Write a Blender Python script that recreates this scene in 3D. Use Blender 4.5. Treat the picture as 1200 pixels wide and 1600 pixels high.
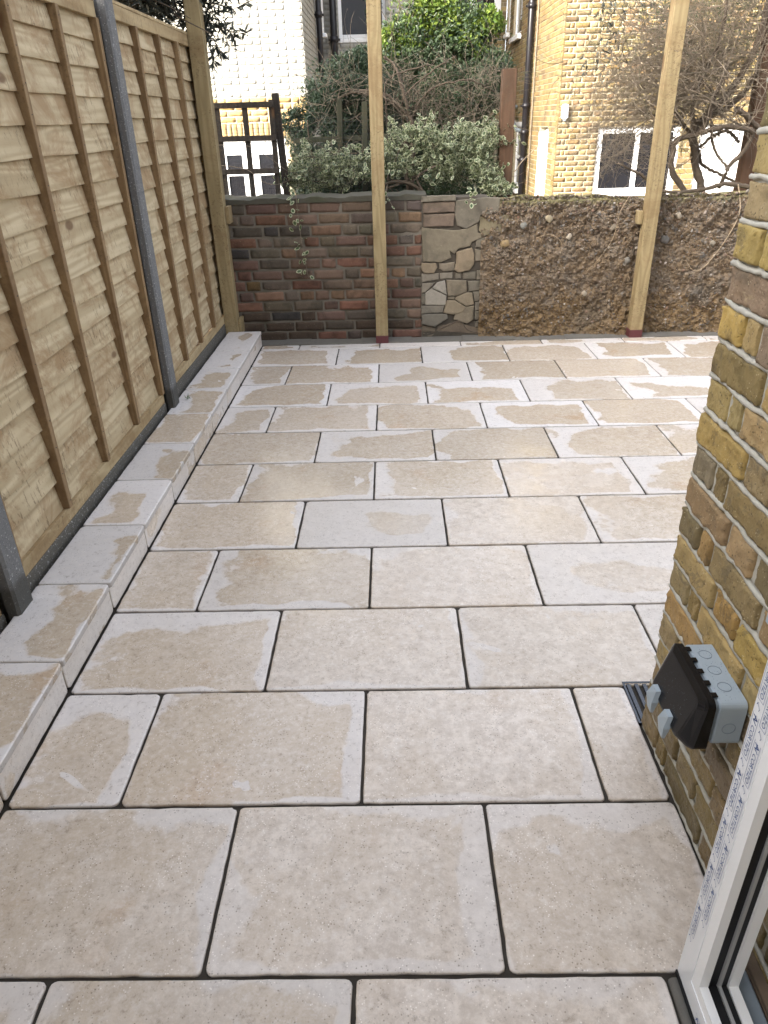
import bpy, math, random
import numpy as np
from mathutils import Vector, Matrix
R = math.radians
for o in list(bpy.data.objects): bpy.data.objects.remove(o)
scene = bpy.context.scene
C = scene.collection

# ------------------------------------------------------------------ camera
cam_d = bpy.data.cameras.new('camera'); cam = bpy.data.objects.new('camera', cam_d); C.objects.link(cam)
scene.camera = cam
rt = Vector((0.99967065, 0.0059478, -0.0249641)); up = Vector((0.01911484, 0.47649694, 0.87896831)); fw = Vector((-0.01712324, 0.87915601, -0.47622632))
m = Matrix((rt, up, -fw)).transposed().to_4x4(); m.translation = Vector((0, 0, 1.45396))
cam.matrix_world = m
cam_d.sensor_fit = 'VERTICAL'; cam_d.sensor_height = 36.0; cam_d.sensor_width = 27.0
cam_d.lens = 36.0*1129.62/1600.0
cam_d.clip_start = 0.02; cam_d.clip_end = 500

# ------------------------------------------------------------------ light
SUN_EL, SUN_AZ = 23.0, 45.0          # azimuth: degrees left of straight behind the camera
world = bpy.data.worlds.new('World'); scene.world = world; world.use_nodes = True
wn = world.node_tree.nodes; wl = world.node_tree.links
bg = wn['Background']; sky = wn.new('ShaderNodeTexSky'); sky.sky_type = 'NISHITA'; sky.sun_disc = False
sky.sun_elevation = R(SUN_EL); sky.sun_rotation = R(180+SUN_AZ); sky.dust_density = 6.0; sky.air_density = 0.7; sky.ozone_density = 1.0
hs = wn.new('ShaderNodeHueSaturation'); hs.inputs['Saturation'].default_value = .42; hs.inputs['Value'].default_value = 1.5   # sky desaturated and brightened to take out the blue cast
wl.new(sky.outputs[0], hs.inputs['Color']); wl.new(hs.outputs[0], bg.inputs[0]); bg.inputs[1].default_value = 0.15
sd = bpy.data.lights.new('sun', 'SUN'); sun = bpy.data.objects.new('sun', sd); C.objects.link(sun)
sd.energy = 2.0; sd.angle = R(0.5); sd.color = (1, .93, .82)
dirv = Vector((math.sin(R(SUN_AZ))*math.cos(R(SUN_EL)), math.cos(R(SUN_AZ))*math.cos(R(SUN_EL)), -math.sin(R(SUN_EL))))
sun.rotation_euler = dirv.to_track_quat('-Z', 'Y').to_euler()
vs = scene.view_settings; vs.view_transform = 'Standard'; vs.look = 'None'; vs.gamma = 1; vs.use_curve_mapping = False
vs.exposure = 2.38

# ------------------------------------------------------------------ material helpers
class NT:
    def __init__(s, name, rough=.7, spec=.4):
        s.m = bpy.data.materials.new(name); s.m.use_nodes = True
        s.n = s.m.node_tree.nodes; s.l = s.m.node_tree.links
        s.b = s.n['Principled BSDF']; s.b.inputs['Roughness'].default_value = rough
        s.b.inputs['Specular IOR Level'].default_value = spec
        s._tc = None
    def tc(s, w='Object'):
        if not s._tc: s._tc = s.n.new('ShaderNodeTexCoord')
        return s._tc.outputs[w]
    def put(s, sock, v):
        if isinstance(v, bpy.types.NodeSocket): s.l.new(v, sock)
        elif v is not None:
            if isinstance(v, (tuple, list)) and len(v) == 3 and sock.type == 'RGBA': v = (*v, 1)
            sock.default_value = v
    def math(s, op, a, b=None, c=None, clamp=False):
        n = s.n.new('ShaderNodeMath'); n.operation = op; n.use_clamp = clamp
        s.put(n.inputs[0], a)
        if b is not None: s.put(n.inputs[1], b)
        if c is not None: s.put(n.inputs[2], c)
        return n.outputs[0]
    def vm(s, op, a, b=None):
        n = s.n.new('ShaderNodeVectorMath'); n.operation = op
        s.put(n.inputs[0], a)
        if b is not None:
            if op == 'SCALE': s.put(n.inputs['Scale'], b)
            else: s.put(n.inputs[1], b)
        return n.outputs[0]
    def noise(s, v, scale, detail=3, rough=.55, dist=0, out=0):
        n = s.n.new('ShaderNodeTexNoise'); s.put(n.inputs['Vector'], v)
        n.inputs['Scale'].default_value = scale; n.inputs['Detail'].default_value = detail
        n.inputs['Roughness'].default_value = rough; n.inputs['Distortion'].default_value = dist
        return n.outputs[out]
    def vor(s, v, scale, feature='F1', out='Distance', rand=1):
        n = s.n.new('ShaderNodeTexVoronoi'); n.feature = feature; s.put(n.inputs['Vector'], v)
        n.inputs['Scale'].default_value = scale; n.inputs['Randomness'].default_value = rand
        return n.outputs[out]
    def ramp(s, f, stops, const=False):
        n = s.n.new('ShaderNodeValToRGB'); s.put(n.inputs[0], f); cr = n.color_ramp
        if const: cr.interpolation = 'CONSTANT'
        while len(cr.elements) < len(stops): cr.elements.new(.5)
        for e, (p, c) in zip(cr.elements, stops):
            e.position = p; e.color = (c, c, c, 1) if isinstance(c, (int, float)) else (*c, 1)
        return n.outputs[0]
    def step(s, f, a, b):
        n = s.n.new('ShaderNodeMapRange'); n.interpolation_type = 'SMOOTHSTEP'
        s.put(n.inputs[0], f); n.inputs[1].default_value = a; n.inputs[2].default_value = b
        return n.outputs[0]
    def mix(s, f, a, b, mode='MIX'):
        n = s.n.new('ShaderNodeMix'); n.data_type = 'RGBA'; n.blend_type = mode
        s.put(n.inputs[0], f); s.put(n.inputs[6], a); s.put(n.inputs[7], b)
        return n.outputs[2]
    def info(s, w):
        n = s.n.new('ShaderNodeObjectInfo'); return n.outputs[w]
    def attr(s, name):
        n = s.n.new('ShaderNodeAttribute'); n.attribute_name = name; return n
    def island(s):
        n = s.n.new('ShaderNodeNewGeometry'); return n.outputs['Random Per Island']
    def offs(s, k=37.0):    # object coordinates shifted by a random amount for each object
        r = s.info('Random'); c = s.n.new('ShaderNodeCombineXYZ')
        s.put(c.inputs[0], s.math('MULTIPLY', r, k)); s.put(c.inputs[1], s.math('MULTIPLY', r, k*2.7)); s.put(c.inputs[2], s.math('MULTIPLY', r, k*1.3))
        return s.vm('ADD', s.tc(), c.outputs[0])
    def scale(s, v, xyz):
        return s.vm('MULTIPLY', v, xyz)
    def sep(s, v):
        n = s.n.new('ShaderNodeSeparateXYZ'); s.put(n.inputs[0], v); return n.outputs
    def sepc(s, v):
        n = s.n.new('ShaderNodeSeparateColor'); s.put(n.inputs[0], v); return n.outputs
    def bump(s, h, strength=.5, dist=.002):
        n = s.n.new('ShaderNodeBump'); s.put(n.inputs['Height'], h); n.inputs['Strength'].default_value = strength
        n.inputs['Distance'].default_value = dist; s.l.new(n.outputs[0], s.b.inputs['Normal'])
    def col(s, c): s.put(s.b.inputs['Base Color'], c); return s
    def rgh(s, v): s.put(s.b.inputs['Roughness'], v); return s

def flat(name, c, rough=.6, var=.15, sc=30, bump=0, spec=.4, metal=0):
    t = NT(name, rough, spec); n = t.noise(t.offs(), sc, 4)
    t.col(t.mix(t.math('MULTIPLY', n, 1.0), tuple(x*(1-var) for x in c), tuple(min(1, x*(1+var)) for x in c)))
    if bump: t.bump(n, bump, .003)
    t.b.inputs['Metallic'].default_value = metal
    return t.m

# ---- paving stone: tan where wet, chalky where it has dried
def mat_slab():
    t = NT('limestone_paving', .4, .5)
    oc = t.sepc(t.info('Color')); hw, hd, dry = oc[0], oc[1], oc[2]
    al = t.info('Alpha')
    P = t.tc(); r = t.info('Random')
    v = t.offs(91.0)
    wpos = t.n.new('ShaderNodeNewGeometry').outputs['Position']
    x, y, z = t.sep(P)
    w1 = t.noise(v, 7, 4, .6); w2 = t.noise(v, 2.2, 2, .5)
    dl = t.math('ADD', hw, x); dr = t.math('SUBTRACT', hw, x)
    df = t.math('SUBTRACT', hd, y); dn = t.math('ADD', hd, y)
    r2 = t.math('SUBTRACT', t.math('FRACT', t.math('MULTIPLY', r, 7.13)), .5); r1 = t.math('SUBTRACT', r, .5)
    dl = t.math('ADD', dl, t.math('MULTIPLY', r1, .13)); dr = t.math('SUBTRACT', dr, t.math('MULTIPLY', r1, .07)); df = t.math('ADD', df, t.math('MULTIPLY', r2, .09)); dn = t.math('SUBTRACT', dn, t.math('MULTIPLY', r2, .03))
    d1 = t.math('MINIMUM', t.math('MULTIPLY', dl, .55), t.math('MULTIPLY', df, .7))
    d2 = t.math('MINIMUM', t.math('MULTIPLY', dr, 1.5), t.math('MULTIPLY', dn, 2.2))
    d = t.math('MINIMUM', d1, d2)
    # width of the dried margin wanders, and dried islands appear
    wid = t.math('MULTIPLY', t.math('ADD', t.math('MULTIPLY', t.math('SUBTRACT', w1, .5), .15), t.math('MULTIPLY', t.math('SUBTRACT', w2, .40), .26)), 1.0)
    wid = t.math('ADD', wid, t.math('MULTIPLY', t.math('SUBTRACT', t.noise(wpos, 1.3, 2), .5), .16))
    e = t.math('SUBTRACT', t.math('ADD', t.math('SUBTRACT', d, wid), .028), t.math('MULTIPLY', dry, .075))
    m1 = t.step(e, .014, -.006)
    isl = t.step(t.noise(t.vm('ADD', v, (11.3, 4.1, 0)), 5.0, 3, .5, .6), .70, .72)
    mask = t.math('MAXIMUM', m1, isl, clamp=True)
    hard = t.math('MULTIPLY', mask, al)       # alpha: how strong the contrast is
    soft = t.step(t.noise(v, 3.3, 5, .65), .38, .62)
    fine = t.noise(v, 55, 6, .75); med = t.noise(v, 16, 4, .6)
    wet = t.mix(med, (.43, .352, .262), (.58, .492, .38))
    wet = t.mix(t.step(t.noise(v, 4.1, 3), .6, .75), wet, (.47, .345, .225))
    dryc = t.mix(med, (.58, .555, .53), (.71, .69, .675))
    semi = t.mix(t.step(t.noise(v, 26, 6, .8), .38, .66), (.50, .44, .375), (.685, .625, .55))
    base = t.mix(t.math('MULTIPLY', soft, t.math('SUBTRACT', 1.0, al)), wet, semi)
    base = t.mix(t.math('MULTIPLY', t.math('SUBTRACT', 1.0, al), .55), base, semi)
    base = t.mix(hard, base, dryc)
    base = t.mix(t.math('MULTIPLY', t.math('MULTIPLY', t.math('SUBTRACT', 1.0, al), mask), .38), base, dryc)
    base = t.mix(t.math('MULTIPLY', t.step(fine, .48, .70), .55), base, (.70, .66, .60))
    base = t.mix(t.math('MULTIPLY', t.step(fine, .46, .30), .55), base, (.25, .20, .15))
    # pits and shell flecks
    p1 = t.step(t.vor(v, 120), .26, .12); sel = t.step(t.noise(v, 22, 2), .48, .56)
    base = t.mix(t.math('MULTIPLY', t.math('MULTIPLY', p1, sel), .6), base, (.16, .125, .09))
    p2 = t.step(t.vor(t.vm('ADD', v, (3, 9, 1)), 135), .26, .12); sel2 = t.step(t.noise(v, 17, 2), .50, .58)
    base = t.mix(t.math('MULTIPLY', t.math('MULTIPLY', p2, sel2), .7), base, (.86, .82, .76))
    tint = t.mix(r, (.90, .885, .87), (1.06, 1.04, 1.03)); base = t.mix(1.0, base, tint, 'MULTIPLY')
    side = t.step(z, -.0025, -.006)
    base = t.mix(t.math('MULTIPLY', side, .45), base, (.15, .12, .09))
    t.col(base)
    rg = t.mix(hard, t.mix(t.noise(v, 6, 3), (.045,)*3, (.20,)*3), (.62,)*3)
    rg = t.mix(t.math('MULTIPLY', soft, t.math('SUBTRACT', 1.0, al)), rg, (.5,)*3)
    t.rgh(rg)
    hh = t.math('SUBTRACT', t.math('ADD', t.math('MULTIPLY', fine, .7), t.math('MULTIPLY', med, .8)), t.math('MULTIPLY', t.math('MULTIPLY', p1, sel), .5))
    t.bump(hh, .35, .0015)
    return t.m

def mat_brick(name, near=False, lichen=.3, rough=.85, obj=True, wet=False, bumpd=.003, speck=.35):
    t = NT(name, rough, .3)
    base = t.info('Color') if obj else t.attr('bcol').outputs['Color']
    v = t.offs(53.0) if obj else t.tc()
    n1 = t.noise(v, 22, 5, .7); n2 = t.noise(v, 8, 3, .6, .4); n3 = t.noise(v, 90, 4, .7)
    c = t.mix(t.math('MULTIPLY', n1, 1.0), t.mix(1.0, base, (.62, .60, .58), 'MULTIPLY'), t.mix(1.0, base, (1.32, 1.30, 1.25), 'MULTIPLY'))
    c = t.mix(t.math('MULTIPLY', t.step(n2, .50, .68), lichen), c, t.mix(1.0, base, (.42, .45, .42), 'MULTIPLY'))
    c = t.mix(t.math('MULTIPLY', t.step(n3, .60, .76), speck), c, (.60, .52, .36))
    c = t.mix(t.math('MULTIPLY', t.step(n3, .36, .24), speck), c, (.06, .045, .03))
    if near:
        n4 = t.noise(v, 14, 5, .75, .8)
        c = t.mix(t.math('MULTIPLY', t.step(n4, .55, .62), .45), c, (.085, .07, .048))
        c = t.mix(t.math('MULTIPLY', t.step(n4, .40, .30), .35), c, (.52, .42, .24))
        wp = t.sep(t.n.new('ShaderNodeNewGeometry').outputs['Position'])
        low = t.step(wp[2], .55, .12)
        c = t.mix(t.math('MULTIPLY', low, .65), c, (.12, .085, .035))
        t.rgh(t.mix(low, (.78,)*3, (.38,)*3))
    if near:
        pv = t.math('MULTIPLY', t.step(t.vor(v, 105), .26, .12), t.step(t.noise(v, 30, 2), .45, .55)); c = t.mix(t.math('MULTIPLY', pv, .75), c, (.04, .03, .018))
        pw = t.math('MULTIPLY', t.step(t.vor(t.vm('ADD', v, (5, 1, 2)), 120), .24, .12), t.step(t.noise(v, 24, 2), .50, .60)); c = t.mix(t.math('MULTIPLY', pw, .6), c, (.55, .47, .30))
    t.col(c)
    h = t.math('ADD', t.math('MULTIPLY', n1, .8), t.math('MULTIPLY', n3, .5))
    if near: h = t.math('ADD', h, t.math('MULTIPLY', t.step(t.vor(v, 70), .05, .22), .35))
    t.bump(h, .8, bumpd*(1.8 if near else 1))
    return t.m

def mat_mortar(name, c, rough=.9, sc=40, stain=(.2, .19, .15), st=.3, bump=.6):
    t = NT(name, rough, .25); v = t.tc()
    n = t.noise(v, sc, 5, .7); n2 = t.noise(v, 5, 4, .6)
    k = t.mix(n, tuple(x*.72 for x in c), tuple(min(1, x*1.22) for x in c))
    k = t.mix(t.math('MULTIPLY', t.step(n2, .48, .68), st), k, stain)
    t.col(k); t.bump(n, bump, .003)
    return t.m

def mat_wood(name, c1, c2, blotch, knots=.8, grain=(1.2, 1, 14), rough=.75, bl=.5, axis=0, blsc=2.6):
    t = NT(name, rough, .3)
    v = t.offs(61.0)
    sc = [14.0, 14.0, 14.0]; sc[axis] = .9
    g = t.scale(v, tuple(sc)); warp = t.noise(v, 3.5, 2)
    gv = t.vm('ADD', g, t.vm('SCALE', t.noise(v, 1.6, 2, out=1), .55))
    ring = t.math('SINE', t.math('MULTIPLY', t.noise(gv, .55, 2), 60.0))
    ring = t.math('MULTIPLY_ADD', ring, .5, .5)
    fin = t.noise(t.scale(g, (4, 4, 4)), 1.0, 4, .7)
    c = t.mix(t.math('ADD', t.math('MULTIPLY', ring, .45), t.math('MULTIPLY', fin, .5)), c1, c2)
    b = t.noise(v, blsc, 6, .8, .7)
    c = t.mix(t.math('MULTIPLY', t.step(b, .45, .62), bl), c, blotch)
    rd = t.info('Random'); c = t.mix(t.math('MULTIPLY', rd, .35), c, t.mix(1.0, c, (.82, .76, .68), 'MULTIPLY'))
    ks = [5.5, 5.5, 5.5]; ks[axis] = 2.6
    kd = t.vor(t.scale(v, tuple(ks)), 1.0); kn = t.step(kd, .13, .07)
    c = t.mix(t.math('MULTIPLY', kn, knots), c, (.12, .062, .028))
    # short dark chatter marks left by the saw
    sw = [26.0, 26.0, 7.0] if axis == 0 else [26.0, 26.0, 30.0]
    chat = t.math('MULTIPLY', t.step(t.noise(t.scale(v, tuple(sw)), 2.6, 4, .8), .54, .62), t.step(t.noise(v, 3.4, 2), .46, .58))
    c = t.mix(t.math('MULTIPLY', chat, .62), c, (.12, .08, .04))
    t.col(c); t.bump(t.math('ADD', fin, t.math('MULTIPLY', chat, -.5)), .5, .0015)
    return t.m

M = {}
M['slab'] = mat_slab()
M['bed'] = mat_mortar('wet_jointing_mortar', (.040, .034, .027), st=.4, stain=(.075, .065, .05))
M['haunch'] = mat_mortar('grey_mortar_fillet', (.155, .145, .125), st=.3)
M['ground'] = flat('garden_earth', (.09, .07, .05), .95, .4, 9, .6)
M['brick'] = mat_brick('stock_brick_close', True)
M['brick_back'] = mat_brick('old_red_brick', False, .65, speck=.3)
M['brick_far'] = mat_brick('sunny_stock_brick', False, .35, bumpd=.004)
M['brick_far_stuff'] = mat_brick('sunny_stock_brick_course', False, .35, obj=False, bumpd=.004)
M['brick_near_stuff'] = mat_brick('stock_brick_upper', False, .5, obj=False)
M['mortar_near'] = mat_mortar('pale_lime_mortar', (.44, .42, .355), st=.35, sc=60, stain=(.15, .13, .08))
M['mortar_back'] = mat_mortar('mossy_old_mortar', (.165, .145, .115), st=.5, stain=(.06, .057, .036))
M['mortar_far'] = mat_mortar('buff_mortar', (.33, .285, .20), st=.3, stain=(.2, .165, .1))
M['white_brick'] = mat_mortar('white_painted_brick', (.30, .292, .258), st=.35, sc=14, stain=(.27, .25, .19), bump=.9)
M['board'] = mat_wood('treated_larch_lap', (.33, .255, .145), (.585, .49, .325), (.28, .18, .09), bl=.75)
M['batten'] = mat_wood('brown_batten', (.17, .105, .052), (.32, .22, .115), (.13, .075, .035), axis=2, bl=.5)
M['rail'] = mat_wood('pale_rail', (.28, .205, .105), (.47, .37, .215), (.20, .12, .05), axis=0, bl=.6)
M['post'] = mat_wood('green_treated_post', (.215, .165, .082), (.385, .305, .168), (.18, .105, .048), axis=2, bl=.45, knots=.8)
M['trellis'] = mat_wood('dark_weathered_trellis', (.022, .018, .015), (.055, .045, .036), (.03, .027, .02), axis=2, bl=.4)
M['mossy'] = mat_wood('mossy_old_stake', (.03, .032, .018), (.07, .068, .042), (.03, .035, .015), axis=2)
M['brown'] = mat_wood('brown_stained_post', (.075, .040, .022), (.15, .085, .05), (.09, .07, .05), axis=2, bl=.4)
def mat_conc(name, a, b, wetlow=None):
    t = NT(name, .8, .3); v = t.offs(31)
    n = t.noise(v, 60, 5, .8); p = t.vor(v, 140)
    c = t.mix(n, a, b)
    c = t.mix(t.math('MULTIPLY', t.step(p, .24, .10), .85), c, (.04, .04, .042))
    c = t.mix(t.math('MULTIPLY', t.step(t.noise(v, 130, 2), .62, .70), .5), c, (.6, .6, .58))
    if wetlow:
        z = t.sep(t.n.new('ShaderNodeNewGeometry').outputs['Position'])[2]
        zz = t.math('ADD', z, t.math('MULTIPLY', t.noise(v, 12, 3), .06))
        c = t.mix(t.math('MULTIPLY', t.step(zz, wetlow+.03, wetlow-.01), .75), c, (.045, .042, .032))
    t.col(c); t.bump(t.math('ADD', n, t.step(p, .1, .24)), .7, .002)
    return t.m
M['conc'] = mat_conc('speckled_concrete', (.085, .085, .083), (.20, .20, .197), .24)
M['gravel'] = mat_conc('damp_gravel_board', (.06, .055, .045), (.13, .12, .10))
M['upvc'] = flat('white_frame', (.80, .80, .78), .32, .05, 8)
M['film'] = flat('protective_film', (.74, .75, .75), .22, .06, 6, spec=.6)
M['ink'] = flat('blue_film_print', (.03, .075, .22), .5, .1, 20)
M['blackr'] = flat('black_gasket', (.010, .010, .011), .5, .2, 40, spec=.3)
M['groove'] = flat('grey_track', (.33, .33, .32), .4, .15, 20)
M['greyp'] = flat('grey_plastic', (.33, .385, .42), .42, .05, 30)
M['greyd'] = flat('grey_plastic_rim', (.20, .235, .26), .45, .05, 30)
M['blackp'] = flat('wet_black_plastic', (.007, .007, .008), .20, .2, 30, spec=.35)
M['drop'] = flat('water_drop', (.22, .24, .26), .05, .02, 10, spec=.8)
M['drain'] = flat('dark_steel_grate', (.022, .026, .034), .25, .2, 30, spec=.7)
M['redshoe'] = flat('maroon_post_shoe', (.10, .028, .03), .5, .15, 30)
M['pipe'] = flat('black_drainpipe', (.012, .011, .013), .35, .15, 10)
M['white'] = flat('white_gloss_paint', (.80, .80, .79), .35, .03, 6)
M['glass'] = flat('dark_window_glass', (.012, .012, .014), .06, .2, 3, spec=.6)
M['bark'] = flat('grey_brown_bark', (.095, .072, .050), .9, .5, 50, .9)
M['twig'] = flat('dry_twig', (.185, .148, .105), .85, .45, 20)
M['twigd'] = flat('green_grey_twig', (.10, .095, .055), .85, .4, 20)
M['vine'] = flat('pale_dead_vine', (.33, .25, .16), .8, .2, 30)
M['wire'] = flat('dark_wire', (.03, .032, .03), .6, .1, 30)
M['terra'] = flat('brown_ribbed_tile', (.12, .085, .055), .7, .35, 25, .4)
M['coping'] = mat_mortar('weathered_cement_coping', (.085, .08, .062), st=.6, stain=(.05, .055, .025))

def mat_leaf(name, cols, rough=.45, edge=None, trans=.25):
    t = NT(name, rough, .45); r = t.island()
    if True:
        k = t.math('FRACT', t.math('ADD', r, t.info('Random')))
    c = t.ramp(k, [(i/max(1, len(cols)-1), q) for i, q in enumerate(cols)])
    if edge:
        a = t.attr('edge').outputs['Fac']
        e = t.math('ADD', a, t.math('MULTIPLY', t.math('SUBTRACT', t.noise(t.tc(), 60, 2), .5), .5))
        c = t.mix(t.step(e, .52, .86), c, edge)
    t.col(c)
    tr = t.n.new('ShaderNodeBsdfTranslucent'); t.put(tr.inputs[0], c)
    ms = t.n.new('ShaderNodeMixShader'); ms.inputs[0].default_value = trans
    t.l.new(t.b.outputs[0], ms.inputs[1]); t.l.new(tr.outputs[0], ms.inputs[2])
    t.l.new(ms.outputs[0], t.n['Material Output'].inputs[0])
    return t.m
M['leaf_dark'] = mat_leaf('dark_evergreen_leaf', [(.018, .035, .016), (.035, .065, .030), (.06, .085, .045), (.03, .05, .03)])
M['leaf_mid'] = mat_leaf('mid_green_leaf', [(.025, .045, .018), (.045, .075, .028), (.07, .095, .045), (.03, .06, .025)])
M['leaf_bright'] = mat_leaf('sun_tinted_leaf', [(.06, .115, .014), (.11, .17, .022), (.19, .24, .04), (.07, .11, .025)], trans=.35)  # sunlight on the bush top put into lighter, yellower leaf colours
M['leaf_var'] = mat_leaf('variegated_leaf', [(.045, .085, .030), (.085, .125, .048), (.14, .17, .07)], edge=(.50, .52, .34))
M['leaf_olive'] = mat_leaf('olive_leaf', [(.022, .028, .022), (.045, .052, .042), (.10, .11, .09)], trans=.1)
M['leaf_weed'] = mat_leaf('weed_leaf', [(.04, .10, .02), (.08, .16, .03)])

# ------------------------------------------------------------------ object helpers
def empty(name, loc=(0, 0, 0), rz=0, label=None, cat=None, group=None):
    o = bpy.data.objects.new(name, None); C.objects.link(o); o.location = loc; o.rotation_euler = (0, 0, rz)
    o.empty_display_size = .1
    if label: tag(o, label, cat, group)
    return o
def tag(o, label, cat=None, group=None, kind=None):
    o['label'] = label
    if cat: o['category'] = cat
    if group: o['group'] = group
    if kind: o['kind'] = kind
    return o
def mesh(name, v, f, mat, smooth=False):
    me = bpy.data.meshes.new(name); me.from_pydata([tuple(map(float, q)) for q in v], [], f)
    me.materials.append(mat)
    if smooth: me.polygons.foreach_set('use_smooth', [True]*len(me.polygons))
    me.update(); return me
def ob(name, me, parent=None, loc=(0, 0, 0), rot=(0, 0, 0), scale=None, color=None, kind=None, label=None):
    o = bpy.data.objects.new(name, me); C.objects.link(o); o.parent = parent; o.location = loc; o.rotation_euler = rot
    if scale: o.scale = scale
    if color: o.color = color if len(color) == 4 else (*color, 1)
    if kind: o['kind'] = kind
    if label: o['label'] = label
    return o
class B:      # collects shapes into one mesh
    def __init__(s): s.v = []; s.f = []
    def box(s, x0, x1, y0, y1, z0, z1, bev=0.0):
        if bev <= 0:
            n = len(s.v); s.v += [(x, y, z) for z in (z0, z1) for y in (y0, y1) for x in (x0, x1)]
            s.f += [tuple(n+i for i in q) for q in ((0, 2, 3, 1), (4, 5, 7, 6), (0, 1, 5, 4), (2, 6, 7, 3), (0, 4, 6, 2), (1, 3, 7, 5))]
        else:
            v, f = rbox((x1-x0), (y1-y0), (z1-z0), bev)
            s.add(v, f, ((x0+x1)/2, (y0+y1)/2, (z0+z1)/2))
        return s
    def add(s, v, f, loc=(0, 0, 0)):
        n = len(s.v); s.v += [(a+loc[0], b+loc[1], c+loc[2]) for a, b, c in v]; s.f += [tuple(n+i for i in q) for q in f]; return s
    def poly(s, pts, a, b, axis='y'):    # prism: pts in the other two axes
        n = len(s.v); k = len(pts)
        for d in (a, b):
            for p in pts:
                s.v.append((p[0], d, p[1]) if axis == 'y' else (d, p[0], p[1]) if axis == 'x' else (p[0], p[1], d))
        s.f += [tuple(range(n, n+k)), tuple(range(n+2*k-1, n+k-1, -1))]
        s.f += [(n+i, n+k+i, n+k+(i+1) % k, n+(i+1) % k) for i in range(k)]
        return s
    def tube(s, pts, rad, sides=6, cap=True):
        P = np.array(pts, float); k = len(P); rad = np.broadcast_to(np.array(rad, float), (k,))
        T = np.gradient(P, axis=0); T /= np.linalg.norm(T, axis=1)[:, None]+1e-9
        ref = np.array([.31, .22, .93]) if abs(T[:, 2]).mean() < .8 else np.array([1., .2, .1])
        U = np.cross(T, ref); U /= np.linalg.norm(U, axis=1)[:, None]+1e-9; W = np.cross(T, U)
        n = len(s.v); a = np.linspace(0, 2*np.pi, sides, endpoint=False)
        V = P[:, None, :]+rad[:, None, None]*(np.cos(a)[None, :, None]*U[:, None, :]+np.sin(a)[None, :, None]*W[:, None, :])
        s.v += [tuple(q) for q in V.reshape(-1, 3).tolist()]
        for i in range(k-1):
            for j in range(sides):
                j2 = (j+1) % sides
                s.f.append((n+i*sides+j, n+i*sides+j2, n+(i+1)*sides+j2, n+(i+1)*sides+j))
        if cap: s.f += [tuple(n+j for j in range(sides))[::-1], tuple(n+(k-1)*sides+j for j in range(sides))]
        return s
    def me(s, name, mat, smooth=False): return mesh(name, s.v, s.f, mat, smooth)
def rbox(w, d, h, r):       # box with chamfered edges, 24 vertices
    v = []; X, Y, Z = w/2, d/2, h/2; r = min(r, X*.9, Y*.9, Z*.9)
    idx = {}
    for sx in (-1, 1):
        for sy in (-1, 1):
            for sz in (-1, 1):
                for ax in range(3):
                    p = [sx*(X-r), sy*(Y-r), sz*(Z-r)]; p[ax] = (sx*X, sy*Y, sz*Z)[ax]
                    idx[(sx, sy, sz, ax)] = len(v); v.append(tuple(p))
    f = []
    S = (-1, 1)
    def quad(a, b, c, d_): f.append((a, b, c, d_))
    for s in S:
        q = [idx[(s, a, b, 0)] for a, b in ((-1, -1), (1, -1), (1, 1), (-1, 1))]; f.append(tuple(q if s > 0 else q[::-1]))
        q = [idx[(a, s, b, 1)] for a, b in ((-1, -1), (-1, 1), (1, 1), (1, -1))]; f.append(tuple(q if s > 0 else q[::-1]))
        q = [idx[(a, b, s, 2)] for a, b in ((-1, -1), (1, -1), (1, 1), (-1, 1))]; f.append(tuple(q if s > 0 else q[::-1]))
    for a in S:
        for b in S:
            q = [idx[(a, b, -1, 0)], idx[(a, b, 1, 0)], idx[(a, b, 1, 1)], idx[(a, b, -1, 1)]]; f.append(tuple(q if a*b < 0 else q[::-1]))
            q = [idx[(a, -1, b, 0)], idx[(a, 1, b, 0)], idx[(a, 1, b, 2)], idx[(a, -1, b, 2)]]; f.append(tuple(q if a*b > 0 else q[::-1]))
            q = [idx[(-1, a, b, 1)], idx[(1, a, b, 1)], idx[(1, a, b, 2)], idx[(-1, a, b, 2)]]; f.append(tuple(q if a*b < 0 else q[::-1]))
            for c in S:
                t = (idx[(a, b, c, 0)], idx[(a, b, c, 1)], idx[(a, b, c, 2)]); f.append(t if a*b*c > 0 else t[::-1])
    return v, f
_g = np.random.default_rng(5).normal(size=(32, 32, 32))
def vnoise(p, s):        # smooth value noise for arrays of points
    q = np.asarray(p)*s; i = np.floor(q).astype(int); fr = q-i; fr = fr*fr*(3-2*fr); o = 0
    for dx in (0, 1):
        for dy in (0, 1):
            for dz in (0, 1):
                w = (fr[..., 0] if dx else 1-fr[..., 0])*(fr[..., 1] if dy else 1-fr[..., 1])*(fr[..., 2] if dz else 1-fr[..., 2])
                o = o+w*_g[(i[..., 0]+dx) % 32, (i[..., 1]+dy) % 32, (i[..., 2]+dz) % 32]
    return o
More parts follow.
